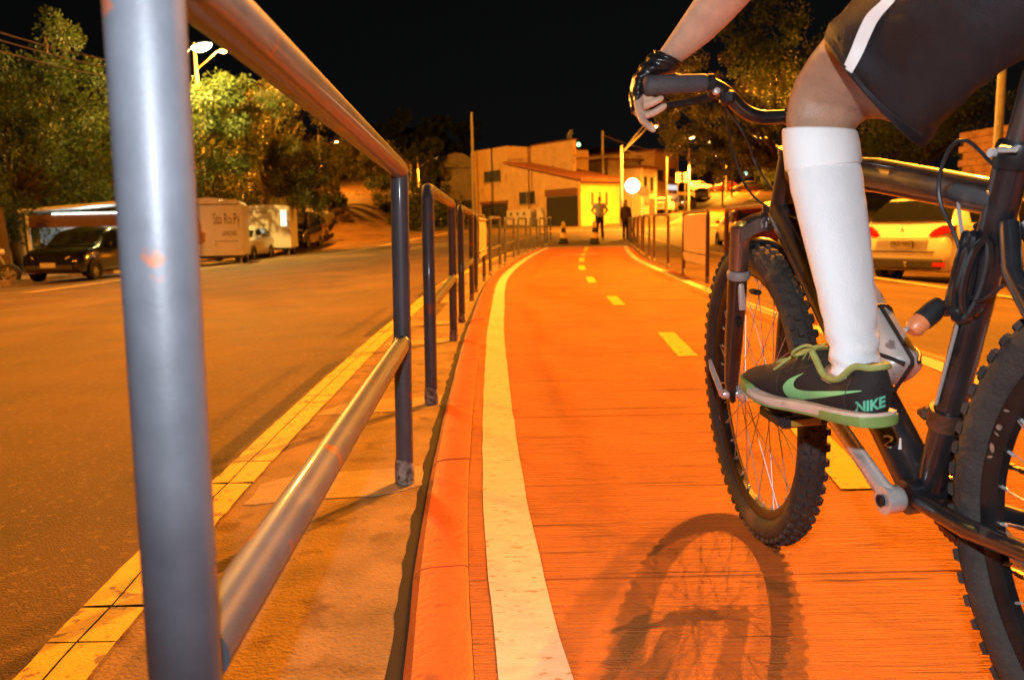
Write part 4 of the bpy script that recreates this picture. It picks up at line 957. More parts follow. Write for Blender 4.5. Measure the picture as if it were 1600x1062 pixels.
def strip_px(name, Ls, Rs, bvh, m, parent, off=.0015, div=4, seg=24):
    """cloth print: a strip between two pixel outlines laid on the surface"""
    def res(P, t):
        f = t * (len(P) - 1); i = min(int(f), len(P) - 2); u = f - i
        p0 = P[max(i-1, 0)]; p1 = P[i]; p2 = P[i+1]; p3 = P[min(i+2, len(P)-1)]
        return tuple(.5*((2*p1[k]) + (-p0[k]+p2[k])*u + (2*p0[k]-5*p1[k]+4*p2[k]-p3[k])*u*u + (-p0[k]+3*p1[k]-3*p2[k]+p3[k])*u**3) for k in (0, 1))
    vs = []; ok = True
    for i in range(seg + 1):
        a, b = res(Ls, i/seg), res(Rs, i/seg)
        for j in range(div + 1):
            p = on(bvh, lerp(a[0], b[0], j/div), lerp(a[1], b[1], j/div), off)
            vs.append(p if p is not None else (vs[-1] if vs else Vector()))
    fs = [(i*(div+1)+j, i*(div+1)+j+1, (i+1)*(div+1)+j+1, (i+1)*(div+1)+j) for i in range(seg) for j in range(div)]
    return MB().add(vs, fs).build(name, m, parent, 'all', True)
strip_px('piping', [(1390, -18), (1376, 2), (1355, 22), (1342, 46), (1330, 76), (1317, 106)], [(1412, -18), (1396, 4), (1375, 28), (1362, 52), (1348, 84), (1331, 115)], sbvh, m_stripe, shorts, off=.003)
m_hem = mat('hem_thread', (.022, .023, .026), .7)
HM = [(1300, 84), (1330, 128), (1368, 166), (1410, 198), (1446, 214)]
HM = [(1304, 50), (1316, 88), (1344, 130), (1385, 172), (1440, 212)]
strip_px('hem_stitch', HM, [(a + 1.6, b - 1.6) for a, b in HM], sbvh, m_hem, shorts, off=.0016, div=1, seg=30)
# ---- jersey
MB().tube([Vector((.642, .83, 1.16)), Vector((.64, .86, 1.26)), Vector((.635, .93, 1.36)), Vector((.63, 1.01, 1.47)), Vector((.63, 1.05, 1.545))], [(.13, .175), (.125, .165), (.13, .18), (.118, .19), (.066, .075)], 28, up=(0, 1, 0)).tube([Vector((.52, 1.02, 1.47)), SHL, lerp(EL, SHL, .75), lerp(EL, SHL, .55)], [.075, .076, .072, .07], 20).tube([Vector((.74, 1.02, 1.47)), SHR, lerp(ER, SHR, .75), lerp(ER, SHR, .55)], [.075, .076, .072, .07], 20).build('jersey', m_shirt, rider, 'all', True)
# ---- gloves
gl_px = [((1024, 79), (1066, 101), 1.548, .033), ((1020, 81), (1064, 106), 1.55, .034), ((1010, 91), (1056, 114), 1.556, .038), ((1000, 103), (1040, 121), 1.562, .041), ((990, 118), (1018, 127), 1.568, .043), ((985, 134), (1012, 135), 1.572, .043), ((985.5, 150), (1008, 148), 1.572, .041), ((989, 160), (1003, 158), 1.568, .036)]
gr_ = [vring(T, B, Y, w, 28) for T, B, Y, w in gl_px]; gd_ = []
for a, b in zip(gr_, gr_[1:]):
    for t in (0, .25, .5, .75): gd_.append([lerp(p, q2, t) for p, q2 in zip(a, b)])
gd_.append(gr_[-1])
for i, rg in enumerate(gd_):
    c = sum(rg, Vector()) / len(rg)
    for k, p in enumerate(rg): rg[k] = p + (p - c).normalized() * (.0022*math.sin(i*1.25 + 1.6*math.sin(k*.45)) * (1 - .5*i/len(gd_)) + .0016*mnoise.noise(Vector((k*.5, i*.4, 5))))
glove = MB().loft(gd_, cap=(False, False))
for F_, rd_ in zip(fingers[:3], frad):
    P = [at(*q) for q in F_]; glove.tube([P[0], lerp(P[0], P[1], .5), P[1] * .85 + P[0] * .15], [rd_[0] + .0022, rd_[1] + .0022, rd_[1] + .0016], 12)
glove.tube(smooth_path(th_, 2)[:6], .0125, 10)
glove.build('glove', m_leather, rider, 'all', True)
MB().tube([WRr + Vector((.01, -.02, .02)), WRr, GR + Vector((0, 0, .03)), GR + Vector((0, .03, .022))], [.034, .034, .04, .03], 16).build('glove', m_leather, rider, 'all', True)
# ---- shoes
def shoe(H, T, main=False):
    H, T = Vector(H), Vector(T); fy = (T - H).normalized(); L_ = (T - H).length; fx = fy.cross(Vector((0, 0, 1))).normalized(); fz = fx.cross(fy)
    P = lambda x, s, z: H + fx*x + fy*(s*L_) + fz*z
    hw = [(0, .014), (.02, .024), (.06, .031), (.15, .0345), (.33, .0335), (.5, .038), (.62, .044), (.74, .0475), (.85, .043), (.93, .033), (.975, .020), (1, .006)]
    top = [(0, .079), (.03, .083), (.09, .082), (.16, .066), (.23, .060), (.30, .066), (.37, .086), (.41, .094), (.5, .084), (.6, .073), (.72, .064), (.84, .057), (.92, .050), (.97, .040), (1, .028)]
    neck = [(0, .7), (.1, .78), (.3, .74), (.4, .55), (.6, .62), (.8, .75), (1, .8)]
    spring = lambda s: .018 * sm(.62, 1.0, s)
    ss = [0, .01, .03, .06, .1, .15, .2, .25, .3, .34, .38, .41, .45, .5, .56, .62, .68, .74, .8, .86, .91, .95, .975, .99, 1]
    rings = []
    for s in ss:
        w, t, nk = spline(hw, s), spline(top, s), interp(neck, s); b = .012 + spring(s); rg = []
        for k in range(28):
            a = 2*math.pi*k/28; ca, sa = math.cos(a), math.sin(a)
            zz = sa*.5 + .5; xx = w * (abs(ca)**.62) * (1 if ca > 0 else -1)
            xx *= lerp(1, nk, sm(.25, 1, zz))
            rg.append(P(xx, s, b + (max(t, b + .012) - b) * (zz**.85)))
        rings.append(rg)
    up_ = MB().loft(rings).build('shoe', m_shoe, rider, 'all', True)
    # midsole in three colours along the foot
    def sole(nm, s0, s1, z0, z1, m, out=.003):
        sl = ([s0, s0 + .004, s0 + .010, s0 + .018] if s0 <= 0 else []) + [s for s in frange(s0 + (.03 if s0 <= 0 else 0), s1, .03)]; rg = []
        for s in sl:
            w = spline(hw, min(max(s, .045 if s0 <= 0 else 0), 1)) + out; w *= math.sqrt(max(.02, 1 - max(0, 1 - (s - s0)/.045)**2)) if s0 <= 0 else 1; hs_ = spring(s); th = lerp(1.15, .85, s)
            za, zb = z0*th + hs_, z1*th + hs_
            rg.append([P(-w*.94, s, za), P(-w*1.0, s, lerp(za, zb, .4)), P(-w*.985, s, zb), P(w*.985, s, zb), P(w*1.0, s, lerp(za, zb, .4)), P(w*.94, s, za)])
        return MB().loft(rg).build(nm, m, up_, 35, True)
    sole('midsole', -.010, .80, .004, .0165, m_cream); sole('toe_bumper', .805, 1.0, .002, .024, m_green, .0035); sole('outsole', -.012, .80, .0, .0036, m_green, .001)
    sole('heel_wedge', -.014, .26, .001, .0125, m_green, .0055)
    # collar lining
    cp = []
    for s in frange(.02, .40, .03): cp.append(P(-spline(hw, s)*interp(neck, s)*.95, s, spline(top, s) - .004))
    back = [P(spline(hw, s)*interp(neck, s)*.95, s, spline(top, s) - .004) for s in frange(.02, .40, .03)]
    MB().tube(smooth_path(cp[::-1] + [P(0, -.004, .080)] + back, 2), .0048, 8).build('collar', m_olive, up_, True, True)
    # laces
    lc = MB()
    for i in range(5):
        s = .42 + i*.062; t = spline(top, s); w = spline(hw, s)*.42
        lc.tube(smooth_path([P(-w*1.25, s, t - .017), P(-w*.6, s + .008, t - .001), P(w*.6, s + .012, t - .001), P(w*1.25, s + .02, t - .017)], 2), .0024, 6)
        lc.tube(smooth_path([P(w*1.25, s, t - .016), P(w*.5, s + .02, t + .002), P(-w*.5, s + .035, t + .001), P(-w*1.25, s + .045, t - .018)], 2), .0022, 6)
    for s_ in (-1, 1):
        lc.tube(smooth_path([P(0, .45, .091), P(s_*.018, .44, .100), P(s_*.036, .47, .090), P(s_*.03, .50, .080), P(0, .46, .090)], 2), .0022, 6)
        lc.tube(smooth_path([P(0, .46, .092), P(s_*.012, .52, .088), P(s_*.034, .58, .066), P(s_*.036, .62, .058)], 2), .0022, 6)
    lc.build('lace', m_olive, up_, True, True)
    tg = MB().loft([[P(x, s, z) for x in (-.018, 0, .018)] + [P(x, s + .01, z - .004) for x in (.018, 0, -.018)] for s, z in ((.36, .098), (.41, .093), (.5, .083))]).build('tongue', m_olive, up_, True, True)
    return up_
SHL_ = shoe(H_, T_, True); shoe(HR, TR)
shb = BVHTree.FromPolygons([MW[rider] @ v.co for v in SHL_.data.vertices], [p.vertices for p in SHL_.data.polygons])
strip_px('side_mark', [(1257, 582), (1243, 592), (1240, 603), (1252, 609.5), (1285, 611), (1346, 610)], [(1257, 582), (1233, 592), (1223, 606), (1236, 622), (1275, 622), (1346, 611)], shb, m_mint, SHL_, off=.0012, div=6, seg=30)
tp0, tp1, tp2 = on(shb, 1338, 637), on(shb, 1376, 631), on(shb, 1357, 620)
if tp0 and tp1:
    ux = (tp1 - tp0).normalized(); uy = (Vector((0, 0, 1)) - ux*ux.z).normalized()
    text_part('shoe_lettering', 'NIKE', .0195, on(shb, 1358.5, 634.5), ux, uy, m_mint2, SHL_, bvh=shb, bold=.0008, shear=.22, sx=.88, off=.0012)

m_seam = mat('seam_thread', (.055, .042, .036), .8, var=.2)
for nm, P_ in (('toe_seam', [(1232, 566), (1219, 578), (1213, 594), (1214, 612)]), ('heel_seam', [(1328, 594), (1321, 610), (1318, 628), (1322, 646)]), ('quarter_seam', [(1296, 556), (1290, 572), (1294, 590), (1316, 600)]), ('lace_guard_seam', [(1288, 560), (1266, 570), (1244, 576), (1228, 572)])):
    strip_px(nm, P_, [(a + 1.3, b + .5) for a, b in P_], shb, m_seam, SHL_, off=.0009, div=1, seg=18)
# ================================================================== vehicles
m_glass = mat('car_glass', (.012, .014, .016), .08, var=.1, spec=.7)
m_wtyre = mat('car_tyre', (.022, .02, .02), .8, var=.2)
m_alloy = mat('car_alloy', (.45, .43, .40), .35, metal=.6, var=.1)
m_red = mat('tail_lens', (.55, .02, .02), .2, var=.2, scale=40, coat=.5)
m_clear = mat('head_lens', (.75, .68, .55), .15, var=.2, scale=60, coat=.6)
m_plate = mat('number_plate', (.42, .38, .34), .5, var=.05)
m_pl_txt = mat('plate_black', (.03, .03, .03), .5)
m_clad = mat('black_cladding', (.03, .026, .024), .7, var=.2)
P_white = mat('white_car_paint', (.74, .72, .68), .3, var=.03, coat=.7)
P_black = mat('black_car_paint', (.008, .008, .009), .16, var=.1, coat=1.0)
P_dkred = mat('dark_red_paint', (.10, .012, .012), .2, var=.1, coat=1.0)
P_grey = mat('grey_car_paint', (.16, .15, .14), .25, var=.06, coat=.8)
P_silver = mat('silver_car_paint', (.45, .43, .40), .3, metal=.3, var=.05, coat=.7)
STY = {  # stations along the car from tail (0) to nose (1): t, half width factor, sill z, belt z, roof z (0: none), roof half width factor
    'hatch': [(0, .86, .42, .60, 0, 0), (.012, .93, .30, .92, 0, 0), (.05, .97, .24, .98, 0, 0), (.10, .985, .22, .97, 1.26, .70), (.16, .99, .22, .96, 1.40, .74), (.30, 1, .22, .94, 1.46, .77), (.48, 1, .22, .93, 1.46, .78), (.60, 1, .22, .92, 1.34, .76), (.72, .99, .22, .92, .99, .72), (.76, .985, .22, .92, 0, 0), (.88, .96, .22, .84, 0, 0), (.96, .90, .24, .70, 0, 0), (.99, .82, .30, .58, 0, 0), (1, .74, .36, .50, 0, 0)],
    'suv': [(0, .86, .46, .72, 0, 0), (.012, .95, .34, .90, 0, 0), (.035, .975, .28, 1.04, 0, 0), (.075, .985, .26, 1.06, 1.34, .74), (.12, .99, .26, 1.04, 1.49, .77), (.30, 1, .26, 1.02, 1.55, .80), (.48, 1, .26, 1.00, 1.54, .80), (.60, 1, .26, .99, 1.42, .78), (.71, .99, .26, .99, 1.07, .74), (.75, .985, .26, .99, 0, 0), (.88, .96, .26, .93, 0, 0), (.96, .90, .28, .78, 0, 0), (.99, .82, .34, .62, 0, 0), (1, .74, .40, .54, 0, 0)],
    'van': [(0, .92, .5, .9, 0, 0), (.01, .97, .34, 1.05, 0, 0), (.03, .985, .28, 1.08, 1.62, .80), (.10, .99, .26, 1.08, 1.86, .84), (.35, 1, .26, 1.06, 1.90, .85), (.60, 1, .26, 1.04, 1.88, .84), (.74, 1, .26, 1.04, 1.64, .80), (.85, .99, .26, 1.02, 1.12, .75), (.88, .98, .26, 1.0, 0, 0), (.96, .92, .28, .82, 0, 0), (.99, .84, .34, .62, 0, 0), (1, .76, .4, .54, 0, 0)],
}
def car_wheel(r, w=.2, spokes=7):
    tyre = MB().lathe([(r*.66, -w/2), (r*.92, -w/2), (r, -w/2 + .03), (r, w/2 - .03), (r*.92, w/2), (r*.66, w/2)], (0, 0, 0), axis=(1, 0, 0), n=28, closed=True).mesh('tyre', m_wtyre, 40)
    rim = MB(); rim.lathe([(r*.67, .055), (r*.62, .05), (r*.60, -.02), (0, -.02)], (0, 0, 0), axis=(1, 0, 0), n=28); rim.lathe([(0, .07), (r*.14, .068), (r*.16, .05)], (0, 0, 0), axis=(1, 0, 0), n=14)
    for k in range(spokes):
        a = 2*math.pi*k/spokes; rot = Matrix.Rotation(a, 3, 'X'); rim.box(rot @ Vector((.045, 0, r*.36)), (.03, r*.17, r*.56), rot, taper=.7)
    return tyre, rim.mesh('rim', m_alloy, 30)
def car(name, label, style, L_, Wd, paint, loc, rz, group=None, detail=2, plate=None, scale_h=1.0, cladding=False, lights_on=False):
    """rz: heading, 0 = +y, positive to the left"""
    st = STY[style]; t = thing(name, label, 'car', loc, rz, group); hw = Wd / 2
    def sec(s_):
        f = [interp([(q[0], q[i]) for q in st], s_) for i in range(1, 6)]; return f
    def ringp(q):
        tt, wf, zs, zb, zr, rf = q; w = hw*wf; y_ = (tt - .5)*L_; zb *= scale_h; zr *= scale_h
        cr_ = .035 * (1 if zr == 0 else 0)
        h = [(0, zs), (w*.88, zs), (w*.985, zs + .06), (w*1.0, zs + (zb - zs)*.5), (w*.985, zb - .05), (w*.955, zb)]
        if zr > 0: h += [(lerp(w*.955, hw*rf, .5) + .012, lerp(zb, zr, .5)), (hw*rf, zr - .05), (hw*rf*.88, zr - .008), (hw*rf*.5, zr + .015), (0, zr + .02)]
        else: h += [(w*.93, zb + .012), (w*.88, zb + .02), (w*.7, zb + cr_*.9), (w*.4, zb + cr_), (0, zb + cr_)]
        return [Vector((x, y_, z)) for x, z in h], [Vector((-x, y_, z)) for x, z in h[1:-1]][::-1]
    rings = []
    for q in st:
        a, b = ringp(q); rings.append(a + b)
    bodyo = MB().loft(rings).build('body', paint, t, 38)
    # glass
    def P(s_, k, side, off):          # point between belt (k=0) and roof (k=1) at station s_
        i = max(j for j in range(len(st)) if st[j][0] <= s_ + 1e-9); i = min(i, len(st)-2); u = (s_ - st[i][0]) / (st[i+1][0] - st[i][0])
        a = lerp(ringp(st[i])[0][5], ringp(st[i+1])[0][5], u); m_ = lerp(ringp(st[i])[0][6], ringp(st[i+1])[0][6], u); b = lerp(ringp(st[i])[0][7], ringp(st[i+1])[0][7], u)
        p = lerp(a, m_, k*2) if k < .5 else lerp(m_, b, k*2 - 1)
        p = p + Vector((off, 0, off*.4)); return Vector((p.x*side, p.y, p.z))
    gs = [q[0] for q in st if q[4] > 0]; g0, g1 = gs[0], gs[-1]
    for side in (-1, 1):
        for a, b in ((g0 + .055, g0 + .175), (g0 + .19, lerp(g0, g1, .56)), (lerp(g0, g1, .59), g1 - .045)):
            vs = []; n = 6
            for i in range(n + 1):
                s_ = lerp(a, b, i/n); 
                for k in (.08, .5, .9): vs.append(P(s_, k, side, .008))
            MB().add(vs, [(3*i+j, 3*i+j+1, 3*i+j+4, 3*i+j+3) for i in range(n) for j in (0, 1)]).build('side_window', m_glass, t, True)
    # windscreen and rear window between the last body station and the roof
    def screen(nm, i_low, i_high, inset, sgn):
        lo, hi = ringp(st[i_low])[0], ringp(st[i_high])[0]; L1 = lo[5] if st[i_low][4] == 0 else lo[5]
        A = Vector((lo[5].x*.93, lo[5].y, lo[5].z + .02)); B = Vector((hi[7].x*.95, hi[7].y, hi[7].z)); vs = []
        im = (i_low + i_high) // 2; mr_ = ringp(st[im])[0][7]; Mm = Vector((lerp(A.x, B.x, .55), mr_.y, mr_.z))
        for u in (.06, .5, .72, .95):
            p = lerp(A, Mm, u*2) if u < .5 else lerp(Mm, B, u*2 - 1)
            for x in (-1, -.6, 0, .6, 1): vs.append(Vector((p.x*x, p.y + sgn*(.028 + .05*(1 - x*x)*.5), p.z + .022 + .01*(1 - x*x))))
        return MB().add(vs, [(5*i+j, 5*i+j+1, 5*i+j+6, 5*i+j+5) for i in range(3) for j in range(4)]).build(nm, m_glass, t, True)
    ig0 = next(i for i, q in enumerate(st) if q[4] > 0); ig1 = max(i for i, q in enumerate(st) if q[4] > 0)
    screen('rear_window', ig0 - 1, ig0 + 1, 0, -1); screen('windscreen', ig1 + 1 if ig1 + 1 < len(st) else ig1, ig1 - 1, 0, 1)
    r = .33 if style != 'hatch' else .30
    ty, rm = car_wheel(r)
    for side in (-1, 1):
        for yy in (-.5*L_ + .19*L_, .5*L_ - .19*L_):
            w = bpy.data.objects.new('wheel', None); col.objects.link(w); w.parent = t; w.empty_display_size = .1
            w.location = (side*(hw - .085), yy, r); w.rotation_euler = (0, 0, 0 if side > 0 else math.pi); MW[w] = MW[t]
            add('tyre', ty, w); add('rim', rm, w)
            ar = MB(); n = 16; rr0 = r*1.12; ro = r*1.34
            vs = []
            for k in range(n + 1):
                a = lerp(-.12, math.pi + .12, k/n); x0 = side*(hw*1.0 + .004)
                vs += [(x0 - side*.03, yy + rr0*.2*math.cos(a), r + rr0*.2*math.sin(a)), (x0, yy + rr0*math.cos(a), r + rr0*math.sin(a)), (x0 + side*.006, yy + ro*math.cos(a), r + ro*math.sin(a))]
            a1 = MB().add([v for k in range(n+1) for v in (vs[3*k], vs[3*k+1])], [(2*k, 2*k+1, 2*k+3, 2*k+2) for k in range(n)]).build('wheel_well', m_clad, t)
            if cladding: MB().add([v for k in range(n+1) for v in (vs[3*k+1], vs[3*k+2])], [(2*k, 2*k+1, 2*k+3, 2*k+2) for k in range(n)]).build('wheel_arch_trim', m_clad, t)
        # mirror
        mz = .96*scale_h if style == 'hatch' else 1.06*scale_h; my = (interp([(0, 0), (1, 1)], .66) - .5)*L_ if style != 'van' else .30*L_
        MB().box((side*(hw + .08), my, mz + .03), (.16, .07, .11), bev=.03).build('mirror', m_clad if cladding else paint, t, True)
        # lights
        zt = .78 if style == 'hatch' else .93
        zt *= scale_h
        tl = MB(); ytl = -.5*L_ + .012*L_
        if style == 'suv':
            pts = [(hw*.52, zt - .06), (hw*.60, zt - .09), (hw*.97, zt + .0), (hw*.985, zt + .10), (hw*.78, zt + .10), (hw*.60, zt + .02)]
        elif style == 'van': pts = [(hw*.86, zt - .1), (hw*.96, zt - .1), (hw*.96, zt + .35), (hw*.86, zt + .35)]
        else: pts = [(hw*.62, zt - .08), (hw*.93, zt - .08), (hw*.93, zt + .10), (hw*.70, zt + .10)]
        tl.prism([(side*x, z) for x, z in pts], (0, ytl - .035, 0), (1, 0, 0), (0, 0, 1), (0, 1, 0), .12).build('tail_light', m_red, t)
        hz = .62*scale_h if style == 'hatch' else .72*scale_h; hl_ = MB()
        rings_ = []
        for u, k in ((0, .3), (.3, .9), (.6, 1), (1, .75), (1.15, .2)):
            rings_.append([Vector((side*(hw*.50 + u*hw*.36), .5*L_ - .035*L_ - u*.05*L_ + .075 + .02*math.cos(a), hz + .085*k*math.sin(a)*1.0 + u*.02)) for a in [2*math.pi*j/8 for j in range(8)]])
        hl_.loft(rings_).build('headlight', m_clear if not lights_on else mat('headlight_on', (1, .95, .8), .2, emit=(1, .9, .6), estr=25), t, True)
    MB().box((0, -.5*L_ - .012, .40), (Wd*.82, .05, .16), bev=.02).build('rear_bumper', m_clad if cladding else paint, t, True)
    MB().box((0, .5*L_ - .01, .40), (Wd*.72, .08, .13), bev=.02).build('front_grille', m_clad, t, True)
    for yy, zz, sgn, nm in ((-.5*L_ - .018, .72*scale_h if style == 'suv' else .66, -1, 'rear_plate'), (.5*L_ + .035, .47, 1, 'front_plate')):
        po = MB().box((0, yy, zz), (.40, .012, .125)).build(nm, m_plate, t)
        if plate and nm == 'rear_plate':
            text_part('plate_text', plate, .105, (0, yy - .0085, zz - .008), (1, 0, 0), (0, 0, 1), m_pl_txt, po, world=False, sx=.95)
    return t
def dirw(th): return Vector((math.sin(th), math.cos(th), 0))
TH = R(62); h_ = dirw(TH)
rc = at(1410, 372, 13.2); c_ = Vector((rc.x, 13.2, 0)) + h_*2.08
suv = car('parked_car', 'white compact suv with black wheel arch trim parked nose to the kerb', 'suv', 4.16, 1.74, P_white, (c_.x, c_.y, gz(c_.x, c_.y)), -TH, 'cars parked at an angle to the kerb', plate='GBA-5850', cladding=True)
# tailgate details of the white suv
MB().box((0, -2.085, .605), (1.15, .02, .02)).build('tailgate_seam', m_clad, suv)
MB().box((0, -2.105, .83), (.95, .05, .03), bev=.01).build('plate_shelf', P_white, suv, True)
MB().prism([(-.03, .0), (-.008, .012), (-.018, .035), (-.034, .04), (-.01, .055), (.012, .046), (.018, .02), (.036, -.008), (.022, -.012), (.008, .004), (-.004, -.01), (-.022, -.014)], (0, -2.095, .945), (1, 0, 0), (0, 0, 1), (0, -1, 0), .006).build('tailgate_emblem', m_alloy, suv)
hk = MB().tube([(.12, -2.05, .36), (.12, -2.14, .36), (.12, -2.15, .40)], .016, 8); hk.lathe([(0, -.025), (.018, -.018), (.025, 0), (.018, .018), (0, .025)], (.12, -2.15, .42), n=12); hk.build('tow_ball', m_chrome, suv, True)
for s in (-1, 1): MB().box((s*.68, -2.112, .40), (.22, .02, .07), bev=.008).build('bumper_reflector', m_red, suv)
c2 = c_ + Vector((1.15, -2.75, 0))
car('parked_car', 'white hatchback parked beside the white suv, half hidden by the bicycle', 'hatch', 4.0, 1.68, P_white, (c2.x, c2.y, gz(c2.x, c2.y)), -TH, 'cars parked at an angle to the kerb', scale_h=1.02)
p = at(1190, 380, 28.0)
redc = car('parked_car', 'dark red hatchback seen from behind past the brown railing', 'hatch', 3.9, 1.66, P_dkred, (p.x, 30, gz(p.x, 30)), R(-4), plate=None)
MB().lathe([(.0, .06), (.20, .06), (.27, .03), (.28, -.04), (.24, -.06)], (.05, -1.98, .74), axis=(0, -1, 0), n=24).build('spare_wheel', P_dkred, redc, True)
# left side of the road
car('parked_car', 'black hatchback with glowing orange headlamp reflections parked before the lit kiosk', 'hatch', 4.1, 1.70, P_black, (-12.15, 22.7, gz(-12.15, 22.7)), R(180), 'cars parked by the trees')
car('parked_car', 'small pale hatchback parked between the lettered trailer and the plain trailer', 'hatch', 3.8, 1.62, P_silver, (at(383, 400, 34).x - .2, 34.6, gz(-11.6, 34)), R(180), 'cars parked by the trees')
for px, Y, sty, paint, lab, lo in ((468, 41.5, 'van', P_black, 'tall dark van parked right behind the plain white trailer', False), (481, 45.5, 'suv', P_grey, 'grey suv parked between the dark van and the silver car', False), (495, 49.5, 'hatch', P_silver, 'silver hatchback last in the row near the side street', False)):
    X = at(px, 390, Y).x; car('parked_car', lab, sty, 4.1, 1.68, paint, (X, Y, gz(X, Y)), R(180), 'cars parked by the trees')
# cars up the hill road
for px, py, rz, sty, paint, lab, on_ in ((1040, 333, R(-25), 'hatch', P_white, 'white hatchback driving uphill past the corner shop', False), (1068, 327, R(150), 'hatch', P_grey, 'grey car coming downhill with its headlights on', True), (1098, 312, R(-20), 'hatch', P_white, 'white car farther up the hill road', False),
                                       (1092, 300, R(-80), 'suv', P_white, 'pale suv parked broadside at the top of the hill road', False), (1130, 300, R(80), 'hatch', P_dkred, 'red hatchback parked broadside at the top of the hill road', False), (1164, 300, R(100), 'hatch', P_grey, 'grey hatchback parked on top of the hill beyond the path', False)):
    g = ground(px, py)
    if g.y > 150: g = at(px, py, 125); 
    car('distant_car', lab, sty, 4.0, 1.66, paint, (g.x, g.y, gz(g.x, g.y) + .01), rz, 'cars on the hill road', lights_on=on_)

# ------------------------------------------------------------------ trailers and kiosk
m_box = mat('trailer_white', (.62, .55, .46), .5, var=.06, scale=2, spots=((.5, .38, .28), 3, .58, .15))
m_box2 = mat('trailer_cream', (.74, .66, .54), .5, var=.05, scale=2, spots=((.6, .5, .4), 4, .58, .15))
m_ink = mat('brown_lettering', (.10, .06, .05), .6, var=.1)
m_paint_o = mat('rust_picture', (.40, .16, .05), .6, var=.4, scale=8)
def round_box(name, loc, rz, w, d, h, z0, m, label, top=.35, cat='trailer', group='food trailers by the trees'):
    t = thing(name, label, cat, loc, rz, group); mb = MB(); rg = []
    prof_ = [(-w/2, z0), (w/2, z0), (w/2, z0 + h - top)] + [(w/2 - top*.9*(1 - math.cos(a)), z0 + h - top + top*.7*math.sin(a)) for a in (.4, .8, 1.2)] + [(0, z0 + h)] + [(-w/2 + top*.9*(1 - math.cos(a)), z0 + h - top + top*.7*math.sin(a)) for a in (1.2, .8, .4)] + [(-w/2, z0 + h - top)]
    mb.loft([[Vector((x, y_, z)) for x, z in prof_] for y_ in (-d/2, d/2)]); mb.build('body', m, t, 35)
    ty, rm = car_wheel(.28, .16)
    for s in (-1, 1):
        w_ = bpy.data.objects.new('wheel', None); col.objects.link(w_); w_.parent = t; w_.location = (s*(w/2 - .12), .2, .28); w_.rotation_euler = (0, 0, 0 if s > 0 else math.pi); MW[w_] = MW[t]
        add('tyre', ty, w_); add('rim', rm, w_)
        MB().tube([(s*(w/2 - .15), -d/2 + .15, 0), (s*(w/2 - .15), -d/2 + .15, z0 + .05)], .03, 8).build('prop_leg', m_steel, t)
    MB().box((0, 0, z0 - .06), (w*.9, d*.95, .10)).build('chassis', m_clad, t)
    return t
pA = at(316, 410, 29); tr1 = round_box('food_trailer', (pA.x, 30.4, gz(pA.x, 30)), R(14), 2.35, 2.9, 2.12, .36, m_box, 'white snack trailer with brown lettering on its end', top=.28)
MB().box((0, -1.458, 2.22), (2.2, .015, .03)).build('roof_seam', m_clad, tr1)
MB().tube([(.35, -1.47, 2.33), (.42, -1.5, 2.36), (.62, -1.5, 2.36), (.69, -1.47, 2.33)], .012, 6).build('grab_handle', m_steel, tr1)
text_part('lettering', 'Sto Ro Py', .56, (.62, -1.456, 1.68), (1, 0, 0), (0, 0, 1), m_ink, tr1, world=False, sx=.42)
text_part('lettering', 'LANCHES', .26, (.70, -1.456, 1.16), (1, 0, 0), (0, 0, 1), m_ink, tr1, world=False, sx=.45)
for i in range(7): MB().box((.22 + i*.12, -1.456, .88), (.09, .006, .03)).build('small_print', m_ink, tr1)
MB().prism([(-.25, .55), (.0, .5), (.18, .62), (.22, .95), (.08, 1.0), (.05, 1.3), (-.08, 1.7), (-.13, 1.2), (-.22, .95)], (-.35, -1.452, .25), (1, 0, 0), (0, 0, 1), (0, -1, 0), .004).build('painted_figure', m_paint_o, tr1)
pB = at(416, 398, 37); tr2 = round_box('food_trailer', (pB.x, 38, gz(pB.x, 38)), R(8), 2.15, 2.6, 2.0, .36, m_box2, 'plain white box trailer with a lit window at its corner', top=.2)
MB().box((.80, -1.306, 1.72), (.26, .012, .72)).build('lit_window', mat('fluorescent_pane', (.8, .9, .85), .3, emit=(.75, 1.0, .85), estr=1.3), tr2)
MB().box((-.1, -1.306, 2.02), (1.5, .012, .02)).build('hatch_seam', m_clad, tr2)
MB().tube([(-.2, -.9, 2.3), (-.2, -.9, 2.62)], .03, 8).build('vent_pipe', m_steel, tr2)
aw = thing('awning', 'pale green awning stretched between the two trailers', 'awning', at(372, 345, 37))
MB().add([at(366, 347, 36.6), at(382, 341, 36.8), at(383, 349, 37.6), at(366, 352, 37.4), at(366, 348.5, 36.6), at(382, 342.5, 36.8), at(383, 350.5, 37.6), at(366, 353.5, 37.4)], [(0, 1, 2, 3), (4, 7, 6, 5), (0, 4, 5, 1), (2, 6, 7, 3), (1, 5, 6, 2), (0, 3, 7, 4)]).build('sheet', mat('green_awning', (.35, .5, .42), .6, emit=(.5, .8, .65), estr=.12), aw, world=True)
for px in (368, 381): q = at(px, 350, 37.2); MB().tube([q, Vector((q.x, q.y, gz(q.x, q.y)))], .02, 6).build('pole', m_steel, aw, world=True)
